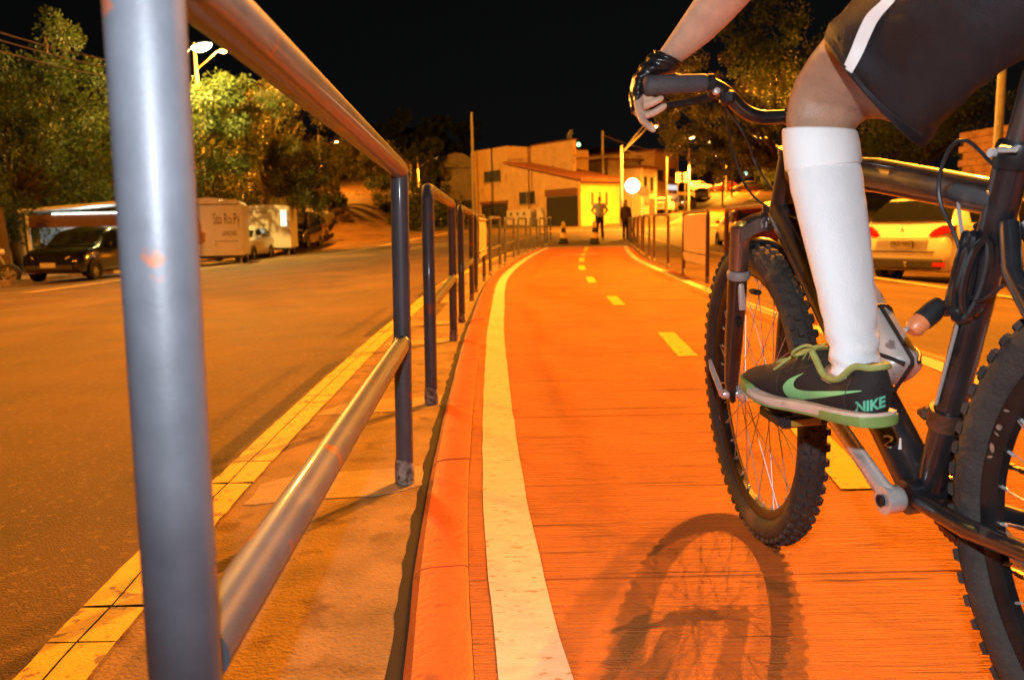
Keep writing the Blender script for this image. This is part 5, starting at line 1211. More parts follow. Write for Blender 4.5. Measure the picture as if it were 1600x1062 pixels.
# lit kiosk behind the black car
m_kw = mat('kiosk_white', (.72, .74, .74), .5, var=.05)
k0 = at(120, 400, 26.5); kz = gz(-14.6, 26.5)
ks = thing('kiosk', 'open white kiosk with lit interior under the trees behind the black car', 'kiosk', (-14.35, 27.2, kz), R(18))
for x in (-1.75, 1.75):
    for y_ in (-.8, .8): MB().box((x, y_, 1.05), (.09, .09, 2.1)).build('post', m_kw, ks)
MB().add([(-1.95, -1.0, 2.08), (1.95, -1.0, 2.42), (1.95, 1.0, 2.42), (-1.95, 1.0, 2.08), (-1.95, -1.0, 2.18), (1.95, -1.0, 2.52), (1.95, 1.0, 2.52), (-1.95, 1.0, 2.18)], [(0, 3, 2, 1), (4, 5, 6, 7), (0, 1, 5, 4), (1, 2, 6, 5), (2, 3, 7, 6), (3, 0, 4, 7)]).build('roof', m_kw, ks)
MB().box((0, -.86, 1.80), (3.4, .05, .42)).build('valance', mat('brown_valance', (.12, .06, .035), .7), ks)
MB().box((0, .78, 1.0), (3.4, .05, 2.0)).build('back_panel', mat('blue_grey_panel', (.42, .46, .52), .6, var=.15, scale=4), ks)
MB().box((0, -.75, .45), (3.4, .4, .9)).build('counter', m_kw, ks)
for x in (-.2, .9): MB().box((x, -.84, 1.2), (.07, .05, .8)).build('mullion', m_kw, ks)
tb = MB().tube([(-1.0, -.9, 2.03), (1.3, -.9, 2.05)], .022, 8).build('fluorescent_tube', mat('tube_light', (1, 1, 1), .3, emit=(.9, 1, .95), estr=7), ks)
ld = bpy.data.lights.new('kiosk_light', 'POINT'); ld.energy = 55; ld.color = (.85, 1, .95); ld.shadow_soft_size = .15
lo = bpy.data.objects.new('kiosk_light', ld); col.objects.link(lo); lo.parent = ks; lo.location = (.2, -.35, 1.95)
# motorcycle at the kerb, only its wheel in view
q = ground(8, 446); mc = thing('motorcycle', 'dark motorcycle parked by the trees past the black car', 'motorcycle', (q.x - .55, q.y, q.z), R(-75))
ty, rm = car_wheel(.29, .11, 5)
for y_ in (-.62, .62):
    w_ = bpy.data.objects.new('wheel', None); col.objects.link(w_); w_.parent = mc; w_.location = (0, y_, .29); MW[w_] = MW[mc]; add('tyre', ty, w_); add('rim', rm, w_)
MB().tube([(0, .62, .29), (0, .42, .85), (0, .38, .98)], [.03, .035, .03], 8).build('fork', m_steel, mc, True)
MB().tube([(-.33, .34, 1.0), (0, .40, 1.0), (.33, .34, 1.0)], .016, 8).build('handlebar', m_blackm, mc, True)
MB().tube([(0, .36, .80), (0, .2, .88), (0, -.02, .82)], [.06, .14, .09], 14).build('fuel_tank', P_black, mc, True)
MB().tube([(0, .0, .80), (0, -.3, .80), (0, -.62, .86)], [(.05, .12), (.06, .14), (.03, .08)], 12).build('seat', m_clad, mc, True)
MB().box((0, .08, .42), (.26, .36, .32), bev=.06).build('engine', m_alloy, mc, True)
MB().tube([(0, -.62, .29), (0, -.1, .40), (0, .3, .75)], .03, 8).build('frame', m_blackm, mc, True)
MB().lathe([(0, .06), (.07, .05), (.09, 0), (.06, -.08), (0, -.1)], (0, .50, .90), axis=(0, 1, 0), n=14).build('headlight', m_clear, mc, True)
# ================================================================== buildings
m_wall_tan = mat('tan_render', (.56, .40, .22), .85, var=.12, scale=1.5, bump=.2, bscale=30, spots=((.44, .29, .15), 1.8, .58, .12))
m_wall_yel = mat('yellow_render', (.62, .47, .14), .8, var=.08, scale=2, bump=.15, bscale=40, spots=((.5, .36, .1), 3, .62, .1))
m_wall_grey = mat('grey_render', (.26, .23, .20), .85, var=.15, scale=1.2, spots=((.18, .15, .12), 2, .58, .12))
m_wall_wht = mat('white_render', (.60, .55, .48), .8, var=.08, scale=2)
m_door_dk = mat('dark_shutter', (.028, .028, .032), .6, var=.2)
m_win_dk = mat('dark_window', (.05, .06, .075), .2, var=.2)
m_tile = mat('clay_tile', (.36, .14, .06), .8, var=.3, scale=6, bump=.3, bscale=25)
m_lint = mat('brown_lintel', (.16, .07, .05), .7, var=.2)
m_frame = mat('window_frame', (.35, .28, .2), .6, var=.1)
CO = Vector((4.72, 52.0, 0)); UU = Vector((-.6, .8, 0)); VV = Vector((.8, .6, 0)); ZZ = Vector((0, 0, 1))
BZ = gz(CO.x, CO.y) - .05
def s_of(px):
    k = (px - CX) / FPX        # X = k*Y (near enough at this height)
    return (CO.x - k*CO.y) / (.6 + .8*k)
bl = thing('building', 'tan corner garage with yellow side wall, sloping tiled roof and upper storey', 'building', (CO.x, CO.y, BZ))
def BP(s, v, z): return CO + UU*s + VV*v + ZZ*(BZ + z)
def slab(s0, s1, v0, v1, z0, z1a, z1b=None):
    z1b = z1a if z1b is None else z1b
    return MB().add([BP(s0, v0, z0), BP(s1, v0, z0), BP(s1, v1, z0), BP(s0, v1, z0), BP(s0, v0, z1a), BP(s1, v0, z1b), BP(s1, v1, z1b), BP(s0, v1, z1a)], [(0, 3, 2, 1), (4, 5, 6, 7), (0, 1, 5, 4), (1, 2, 6, 5), (2, 3, 7, 6), (3, 0, 4, 7)])
sB = s_of(799); sL = s_of(745); HB = 5.9
slab(.26, sB, 0, 3.4, -.6, 2.95, 4.55).build('wall', m_wall_tan, bl, world=True)
slab(0, .25, -.02, 3.6, -.6, 2.9, 2.93).build('side_wall', m_wall_yel, bl, world=True)
slab(sB + .01, sL, 0, 8, -.8, HB).build('upper_block', m_wall_tan, bl, world=True)
rf = slab(-.55, sB - .02, -.45, 4.1, 2.98, 3.05, 4.72)
# roof as a tilted slab with rows of tiles
ro = MB().add([BP(-.55, -.45, 2.86), BP(sB, -.45, 4.60), BP(sB, 4.1, 4.60), BP(-.55, 4.1, 2.86), BP(-.55, -.45, 2.98), BP(sB, -.45, 4.72), BP(sB, 4.1, 4.72), BP(-.55, 4.1, 2.98)], [(0, 3, 2, 1), (4, 5, 6, 7), (0, 1, 5, 4), (1, 2, 6, 5), (2, 3, 7, 6), (3, 0, 4, 7)]).build('roof', m_lint, bl, world=True)
for i in range(18):
    v = -.42 + i*.25; MB().tube([BP(-.62, v, 2.985), BP(sB - .1, v, 4.70)], .085, 6).build('tile_row', m_tile, ro, world=True)
slab(s_of(862), sB, 2.2, 2.5, 2.8, 5.95).build('parapet', m_wall_tan, bl, world=True)
slab(s_of(862) - .05, sB + .02, 2.12, 2.58, 5.955, 6.05).build('parapet_cap', m_lint, bl, world=True)
def face(nm, p0, p1, z0, z1, m, out=.05, frame=None, v=0):
    s0, s1 = s_of(p0), s_of(p1)
    o = MB().add([BP(s0, v - out, z0), BP(s1, v - out, z0), BP(s1, v - out, z1), BP(s0, v - out, z1), BP(s0, v + .02, z0), BP(s1, v + .02, z0), BP(s1, v + .02, z1), BP(s0, v + .02, z1)], [(0, 1, 2, 3), (0, 4, 5, 1), (1, 5, 6, 2), (2, 6, 7, 3), (3, 7, 4, 0)]).build(nm, m, bl, world=True)
    return o
gd2 = face('garage_door', 906, 858, 0, 2.0, m_door_dk, .03)
for i in range(9): z = .1 + i*.21; MB().tube([BP(s_of(905), -.035, z), BP(s_of(859), -.035, z)], .014, 5).build('shutter_rib', m_door_dk, gd2, world=True)
face('lintel', 907, 857, 2.05, 2.5, m_lint, .12); face('lintel_ledge', 907.5, 856, 2.5, 2.58, m_wall_tan, .2)
w1 = face('window', 840, 816, 1.65, 2.5, m_win_dk, .03); face('window_sill', 841, 815, 1.55, 1.64, m_frame, .1)
MB().tube([BP((s_of(840)+s_of(816))/2, -.035, 1.66), BP((s_of(840)+s_of(816))/2, -.035, 2.5)], .03, 5).build('mullion', m_frame, w1, world=True)
w2 = face('window', 788, 763, 3.45, 4.25, m_win_dk, .03); face('window_sill', 789, 762, 3.36, 3.44, m_frame, .1)
MB().tube([BP((s_of(788)+s_of(763))/2, -.035, 3.46), BP((s_of(788)+s_of(763))/2, -.035, 4.25)], .03, 5).build('mullion', m_frame, w2, world=True)
face('carport_opening', 798, 758, 0, 1.75, m_door_dk, .03); face('carport_beam', 799, 757, 1.78, 2.0, m_lint, .1)
for px in (752, 747): face('pilaster', px + 2, px - 1, 0, HB - .1, m_wall_tan, .18)
face('meter_wall', 842, 806, 0, 1.25, m_wall_wht, .6)
for px in (833, 823, 813): face('meter_box', px + 1.3, px - 1.3, .85, 1.05, m_door_dk, .63)
face('gate_pillar', 855, 851, 0, 1.3, m_wall_wht, .5); face('service_door', 850, 843, 0, 1.3, m_lint, .04)
for v, w in ((1.0, .22), (1.7, .10), (2.3, .2)):
    MB().add([BP(-.02, v - w/2, 1.35), BP(-.02, v + w/2, 1.35), BP(-.02, v + w/2, 2.2), BP(-.02, v - w/2, 2.2), BP(.03, v - w/2, 1.35), BP(.03, v + w/2, 1.35), BP(.03, v + w/2, 2.2), BP(.03, v - w/2, 2.2)], [(0, 1, 2, 3), (0, 4, 5, 1), (1, 5, 6, 2), (2, 6, 7, 3), (3, 7, 4, 0)]).build('slit_window', m_lint, bl, world=True)
MB().tube([BP(s_of(836), -.3, -.1), BP(s_of(836), -.3, 4.9)], .05, 8).build('drain_pipe', m_lint, bl, world=True)
ds = MB().lathe([(0, 0), (.2, .02), (.32, .06), (.38, .10)], BP(s_of(853), 2.6, 6.4), axis=(-.9, -.4, .4), n=20).build('satellite_dish', m_steel, bl, True, True)
MB().tube([BP(s_of(853), 2.6, 5.9), BP(s_of(853), 2.6, 6.4)], .03, 6).build('dish_mast', m_steel, ds, world=True)
def block(name, label, px0, px1, Y, ztop_px, depth, m, roof=None, windows=(), cat='building', group=None, rot=0.0, base_dz=-.5, storeys=None):
    """a building whose front spans px0..px1 at distance Y and reaches up to the photo row ztop_px"""
    a, b = at(px0, 340, Y), at(px1, 340, Y + rot); zt = at((px0 + px1)/2, ztop_px, Y).z; z0 = min(gz(a.x, Y), gz(b.x, Y + rot)) + base_dz
    t = thing(name, label, cat, (a.x, Y, z0), 0, group); d = (Vector((b.x - a.x, rot, 0))).normalized(); L_ = Vector((b.x - a.x, rot, 0)).length; n = Vector((-d.y, d.x, 0))
    o = Vector((a.x, Y, z0)); H = zt - z0
    Q = lambda s, v, z: o + d*s + n*v + ZZ*z
    MB().add([Q(0, 0, 0), Q(L_, 0, 0), Q(L_, depth, 0), Q(0, depth, 0), Q(0, 0, H), Q(L_, 0, H), Q(L_, depth, H), Q(0, depth, H)], [(0, 3, 2, 1), (4, 5, 6, 7), (0, 1, 5, 4), (1, 2, 6, 5), (2, 3, 7, 6), (3, 0, 4, 7)]).build('wall', m, t, world=True)
    if roof == 'gable':
        MB().add([Q(-.4, -.5, H - .1), Q(L_ + .4, -.5, H - .1), Q(L_ + .4, depth + .4, H - .1), Q(-.4, depth + .4, H - .1), Q(-.4, depth*.5, H + 1.6), Q(L_ + .4, depth*.5, H + 1.6)], [(0, 1, 5, 4), (2, 3, 4, 5), (0, 4, 3), (1, 2, 5), (0, 3, 2, 1)]).build('roof', m_tile, t, world=True)
    elif roof == 'arch':
        MB().loft([[Q(L_*(.5 - .5*math.cos(u)) + (-.2 if u == 0 else 0), v, H - .02 + 1.2*math.sin(u)) for u in frange(0, math.pi, .3)] + [Q(L_, v, H - .04), Q(0, v, H - .04)] for v in (-.3, depth)]).build('roof', m_wall_grey, t, world=True)
    else: MB().add([Q(-.15, -.25, H + .003), Q(L_ + .15, -.25, H + .003), Q(L_ + .15, depth, H + .003), Q(-.15, depth, H + .003), Q(-.15, -.25, H + .2), Q(L_ + .15, -.25, H + .2), Q(L_ + .15, depth, H + .2), Q(-.15, depth, H + .2)], [(0, 3, 2, 1), (4, 5, 6, 7), (0, 1, 5, 4), (1, 2, 6, 5), (2, 3, 7, 6), (3, 0, 4, 7)]).build('cornice', m_lint, t, world=True)
    for (u0, u1, z0_, z1_, mm) in windows:
        s0, s1, za, zb = u0*L_, u1*L_, z0_*H, z1_*H
        wo = MB().add([Q(s0, -.04, za), Q(s1, -.04, za), Q(s1, -.04, zb), Q(s0, -.04, zb), Q(s0, .02, za), Q(s1, .02, za), Q(s1, .02, zb), Q(s0, .02, zb)], [(0, 1, 2, 3), (0, 4, 5, 1), (1, 5, 6, 2), (2, 6, 7, 3), (3, 7, 4, 0)]).build('window' if zb - za < 1.9 else 'shop_opening', mm, t, world=True)
        MB().add([Q(s0 - .08, -.12, za - .09), Q(s1 + .08, -.12, za - .09), Q(s1 + .08, -.12, za - .01), Q(s0 - .08, -.12, za - .01), Q(s0 - .08, .02, za - .09), Q(s1 + .08, .02, za - .09), Q(s1 + .08, .02, za - .01), Q(s0 - .08, .02, za - .01)], [(0, 1, 2, 3), (0, 4, 5, 1), (1, 5, 6, 2), (2, 6, 7, 3), (3, 7, 4, 0)]).build('sill', m_frame, wo, world=True)
    return t
m_lit = mat('lit_shop', (.7, .75, .8), .4, emit=(.9, .95, 1.0), estr=.8)
m_lit_o = mat('lit_orange_sign', (.8, .35, .12), .4, emit=(1, .42, .12), estr=.7)
block('warehouse', 'dark warehouse with arched roof beside the tan garage', 690, 744, 67, 262, 14, m_wall_grey, 'arch', [(.2, .45, .25, .45, m_win_dk), (.6, .85, .25, .45, m_win_dk)])
block('house', 'small tan house with lit awning front behind the round lit sign', 946, 972, 58, 292, 6, m_wall_tan, None, [(.1, .5, .3, .6, m_win_dk), (.6, .92, .05, .6, m_lint)], rot=1.5)
block('shop', 'grey two-storey shop with white lit front window behind the twin-arm lamp', 950, 1001, 66, 250, 10, m_wall_grey, None, [(.55, .95, .06, .34, m_lit), (.1, .4, .08, .34, m_lint)], rot=2)
block('shop', 'narrow white shop front with two tall upper windows', 1001, 1026, 66, 262, 9, m_wall_wht, None, [(.18, .36, .60, .85, m_win_dk), (.58, .76, .60, .85, m_win_dk), (.55, .85, .02, .45, m_lint), (.2, .5, .38, .52, m_frame)], rot=3)
block('shop', 'tall tan shop block with orange lit base and flat roof', 1022, 1059, 80, 236, 12, m_wall_tan, None, [(.5, .95, .42, .5, m_lit), (.55, .98, .12, .36, m_lit_o), (.1, .35, .55, .72, m_win_dk), (.6, .85, .62, .76, m_win_dk)], rot=4)
block('house', 'dim hillside house left of the green hill lamp', 880, 915, 135, 238, 10, m_wall_grey, 'gable', [(.2, .4, .3, .6, m_win_dk), (.6, .8, .3, .6, m_win_dk)], base_dz=-6)
block('house', 'dim hillside house right of the pale blue wall light', 930, 968, 150, 240, 10, m_wall_grey, 'gable', [(.2, .4, .3, .6, m_win_dk), (.6, .8, .3, .6, m_win_dk)], base_dz=-6)
block('house', 'tan house at the top of the hill road beyond the parked cars', 1120, 1165, 150, 276, 12, m_wall_tan, 'gable', [(.1, .3, .2, .6, m_win_dk), (.4, .6, .2, .6, m_lit_o), (.7, .9, .2, .6, m_win_dk)], base_dz=-4)
block('house', 'low brown house behind the tree on the hill road', 1172, 1226, 140, 284, 12, m_wall_grey, 'gable', [(.2, .35, .2, .6, m_win_dk), (.6, .8, .2, .6, m_win_dk)], base_dz=-4)
block('house', 'tall dim apartment house beyond the hill lamps', 1078, 1118, 165, 262, 12, m_wall_grey, None, [(.1 + .3*i, .3 + .3*i, .35 + .3*j, .5 + .3*j, m_win_dk) for i in (0, 1, 2) for j in (0, 1)], base_dz=-4)
# garden walls along the side street
for px0, px1, Y0, Y1, top, lab, mm in ((588, 608, 92, 84, 252, 'sunlit tan garden wall up the side street', m_wall_wht), (566, 587, 100, 93, 250, 'pale garden wall farther up the side street', m_wall_tan), (610, 640, 83, 72, 275, 'dark garden wall beside the side street lamp', m_wall_grey)):
    A, B = at(px0, 280, Y0), at(px1, 280, Y1); za, zb = gz(A.x, Y0), gz(B.x, Y1)
    lab = lab.replace('sunlit', 'lamplit')
    t = thing('garden_wall', lab, 'wall', (A.x, Y0, za)); d = Vector((B.x - A.x, Y1 - Y0, 0)); n = Vector((-d.y, d.x, 0)).normalized()*.2
    A0, B0 = Vector((A.x, Y0, za - .3)), Vector((B.x, Y1, zb - .3)); h = Vector((0, 0, 2.6))
    MB().add([A0, B0, B0 + n, A0 + n, A0 + h, B0 + h, B0 + n + h, A0 + n + h], [(0, 3, 2, 1), (4, 5, 6, 7), (0, 1, 5, 4), (1, 2, 6, 5), (2, 3, 7, 6), (3, 0, 4, 7)]).build('wall', mm, t, world=True)
    MB().tube([A0 + h + n*.5 + Vector((0, 0, .04)), B0 + h + n*.5 + Vector((0, 0, .04))], .16, 6).build('coping', m_pad, t, world=True)
kb = thing('street_kerb', 'pale kerb climbing along the side street', 'kerb', (0, 0, 0)); kb['kind'] = 'structure'
for i in range(16):
    y0, y1 = 52 + i*3, 54.95 + i*3; X = lambda q: -10.2 - .11*(q - 46) + 3.2
    MB().add([(X(y0), y0, gz(X(y0), y0) - .1), (X(y1), y1, gz(X(y1), y1) - .1), (X(y1) + .3, y1, gz(X(y1), y1) - .1), (X(y0) + .3, y0, gz(X(y0), y0) - .1), (X(y0), y0, gz(X(y0), y0) + .2), (X(y1), y1, gz(X(y1), y1) + .2), (X(y1) + .3, y1, gz(X(y1), y1) + .2), (X(y0) + .3, y0, gz(X(y0), y0) + .2)], [(0, 3, 2, 1), (4, 5, 6, 7), (0, 1, 5, 4), (1, 2, 6, 5), (2, 3, 7, 6), (3, 0, 4, 7)]).build('kerb_block', m_pad, kb)
# block wall beyond the white cars
m_block = mat('orange_block', (.36, .20, .11), .9, var=.25, scale=3, bump=.3, bscale=30, spots=((.2, .10, .05), 2.5, .58, .12))
W0 = at(1496, 280, 23.2); bw = thing('block_wall', 'tall block wall standing behind the white hatchback', 'wall', (W0.x, 23.2, gz(W0.x, 23.2)))
dW = Vector((.16, -1, 0)).normalized(); nW = Vector((-1, -.16, 0)).normalized()
MB().add([Vector((W0.x, 23.2, -.2)) + dW*s - nW*v + ZZ*z for z in (0, 3.35) for s, v in ((0, .03), (10, .03), (10, .2), (0, .2))], [(0, 3, 2, 1), (4, 5, 6, 7), (0, 1, 5, 4), (1, 2, 6, 5), (2, 3, 7, 6), (3, 0, 4, 7)]).build('core', m_joint, bw, world=True)
bme = MB().box((0, 0, 0), (.386, .06, .186), bev=.008).mesh('block', m_block)
for r_ in range(17):
    for c_i in range(17):
        o = bpy.data.objects.new('block', bme); col.objects.link(o); o.parent = bw; MW[o] = MW[bw]
        p = Vector((W0.x, 23.2, 0)) + dW*(.2 + c_i*.395 + (.19 if r_ % 2 else 0)) + ZZ*(.0 + r_*.195) + nW*(.004*rnd.random())
        o.location = p - Vector((W0.x, 23.2, gz(W0.x, 23.2))); o.rotation_euler = (0, 0, math.atan2(dW.y, dW.x))
# rail fence behind the parked cars
for i, px in enumerate((1432,)):
    A, B = at(1385, 270, 27), at(1492, 268, 24); t = thing('metal_fence', 'low dark bar fence between the trees and the block wall', 'fence', (A.x, A.y, gz(A.x, A.y)))
    d = B - A; n = 14
    for z in (.35, 1.35): MB().tube([Vector((A.x, A.y, gz(A.x, A.y) + z)), Vector((B.x, B.y, gz(B.x, B.y) + z))], .03, 6).build('rail', m_rail2, t, world=True)
    for k in range(n + 1):
        p = lerp(A, B, k/n); z = gz(p.x, p.y); MB().tube([Vector((p.x, p.y, z)), Vector((p.x, p.y, z + 1.5))], .02, 6).build('bar', m_rail2, t, world=True)
# ------------------------------------------------------------------ poles, wires, signs
def util_pole(px, ytop, Y, label, r=.14, arm=True):
    q = at(px, 330, Y); z0 = gz(q.x, Y); zt = at(px, ytop, Y).z
    t = thing('utility_pole', label, 'pole', (q.x, Y, z0), 0, 'utility poles')
    MB().tube([Vector((q.x, Y, z0 - .2)), Vector((q.x, Y, (z0 + zt)/2)), Vector((q.x, Y, zt))], [r, r*.85, r*.7], 10).build('pole', m_pole, t, True, True)
    if not arm: return Vector((q.x, Y, zt - .3))
    ca = MB().box((q.x, Y, zt - .5), (1.8, .1, .12)).build('crossarm', m_lint, t, world=True)
    for x in (-.8, -.3, .3, .8): MB().lathe([(.03, 0), (.06, .03), (.03, .08), (.055, .11), (0, .16)], (q.x + x, Y, zt - .44), n=8).build('insulator', m_pad, ca, True, True)
    return Vector((q.x, Y, zt - .3))
u1 = util_pole(741, 176, 58, 'tall utility pole in front of the tan garage upper storey', .12, False)
u2 = util_pole(942, 205, 62, 'utility pole behind the yellow house roof', .12, False)
u3 = util_pole(1143, 250, 105, 'pale utility pole at the top of the hill road')
u4 = util_pole(1040, 228, 90, 'utility pole behind the tall tan shop block')
def wire(A, B, sag, label, r=.012, group='overhead wires', n=14):
    A, B = Vector(A), Vector(B); t = MB().tube([lerp(A, B, k/n) - ZZ*(sag*4*(k/n)*(1 - k/n)) for k in range(n + 1)], r, 5).build('overhead_wire', m_steel, None)
    return tag(t, label, 'wire', group)
wa = [('top wire of the three strung past the trees', 30, 84), ('middle wire of the three strung past the trees', 44, 94), ('bottom wire of the three strung past the trees', 64, 108)]
for lab, ya, yb in wa: wire(at(-260, ya - 66, 14), at(268, yb + 26, 27.6), .25, lab, .014)
sp1, sp2 = at(70, 58, 20.6), at(74, 84, 20.6)
tag(MB().tube([sp1, lerp(sp1, sp2, .5) + Vector((.05, 0, 0)), sp2], .02, 6).build('wire_spacer', m_steel), 'short spacer tying the three wires together', 'spacer')
for a, b, lab in ((u2, at(1088, 240, 84), 'slack wire from the pole behind the yellow house to the roadside lamp'), (u4, u3, 'wire running uphill between far utility poles'), (at(971, 232, 48), u4, 'wire from the twin-arm lamp towards the tan shop block')): wire(a, b, .5, lab, .03)
# round lit sign, arrow sign, signboard
sg_ = at(988, 290.5, 47.2)
t = thing('lit_sign', 'round white glowing sign on a pole by the junction', 'sign', (sg_.x, 47.2, gz(sg_.x, 47.2)))
MB().lathe([(0, -.10), (.40, -.10), (.43, -.06), (.43, .06), (.40, .10), (0, .10)], sg_, axis=(-.3, -1, 0), n=32).build('sign_box', mat('sign_glow', (.9, .9, .85), .4, emit=(1, 1, .88), estr=4.0), t, True, True)
MB().tube([Vector((sg_.x, 47.35, gz(sg_.x, 47.2) - .1)), Vector((sg_.x, 47.35, sg_.z + .3))], .05, 8).build('post', m_steel, t, True, True)
q = at(1003, 299, 49); t = thing('direction_sign', 'small dark arrow sign on a post beside the glowing round sign', 'sign', (q.x, 49, gz(q.x, 49)))
MB().prism([(-.45, 0), (-.1, .28), (.42, .28), (.42, -.28), (-.1, -.28)], q, (1, 0, 0), (0, 0, 1), (0, -1, 0), .05).build('panel', m_door_dk, t, world=True)
MB().tube([Vector((q.x + .1, 49.05, gz(q.x, 49) - .1)), Vector((q.x + .1, 49.05, q.z + .3))], .04, 8).build('post', m_steel, t, world=True)
a, b = at(1056, 270, 74), at(1074, 285, 74); z0 = gz(a.x, 74); t = thing('signboard', 'orange lit signboard on dark legs before the tan shop block', 'sign', (a.x, 74, z0))
MB().box(((a.x + b.x)/2, 74, (a.z + b.z)/2), (b.x - a.x, .15, a.z - b.z)).build('panel', m_lit_o, t, world=True)
for i in (0, 1): MB().box(((a.x + b.x)/2, 73.91, lerp(b.z, a.z, .35 + .3*i)), ((b.x - a.x)*.7, .02, .12)).build('line_of_print', m_lint, t, world=True)
for x in (a.x + .2, b.x - .2): MB().tube([Vector((x, 74.12, z0 - .2)), Vector((x, 74.12, b.z + .3))], .06, 8).build('leg', m_door_dk, t, world=True)
for px, py, Y, cc, lab in ((904, 226, 134, (.35, 1, .35), 'green wall lamp on the dim hillside house'), (920, 250, 134, (.55, .8, 1), 'pale blue wall lamp on the dim hillside house'), (1165, 271, 149, (.5, 1, .7), 'small green lamp high on the hilltop house')):
    q = at(px, py, Y); t = thing('wall_lamp', lab, 'lamp', q, 0)
    MB().lathe([(0, -.34), (.2, -.28), (.33, 0), (.2, .28), (0, .34)], q, axis=(0, -1, 0), n=12).build('globe', mat('globe_%d' % px, (1, 1, 1), .3, emit=cc, estr=5), t, True, True)
    MB().tube([q + Vector((0, .3, 0)), q + Vector((0, 1.4, .2))], .07, 6).build('bracket', m_steel, t, world=True)
# ------------------------------------------------------------------ striped bollards closing the path
m_cy = mat('cone_yellow', (.75, .50, .08), .5, var=.08); m_ck = mat('cone_black', (.02, .02, .02), .6)
for px, py, lab in ((880.5, 381, 'striped yellow and black channelizer at the path end nearest the grey railings'), (929, 381, 'striped yellow and black channelizer standing beside the man in the pale shirt'), (988, 378, 'striped yellow and black channelizer beside the woman in the brown jacket')):
    q = ground(px, py); t = thing('channelizer', lab, 'bollard', q, 0, 'channelizers closing the path')
    MB().box((0, 0, .03), (.36, .36, .06), bev=.02).build('base', m_ck, t, True)
    for nm, m, pr_ in (('lower_band', m_ck, [(.15, .055), (.135, .20)]), ('skirt', m_cy, [(.145, .20), (.14, .24), (.105, .38), (.10, .39)]), ('upper_band', m_ck, [(.095, .39), (.075, .56)]), ('head', m_cy, [(.078, .56), (.085, .60), (.07, .70), (.06, .74), (.03, .78), (0, .79)])):
        MB().lathe(pr_, (0, 0, 0), n=18).build(nm, m, t, True)
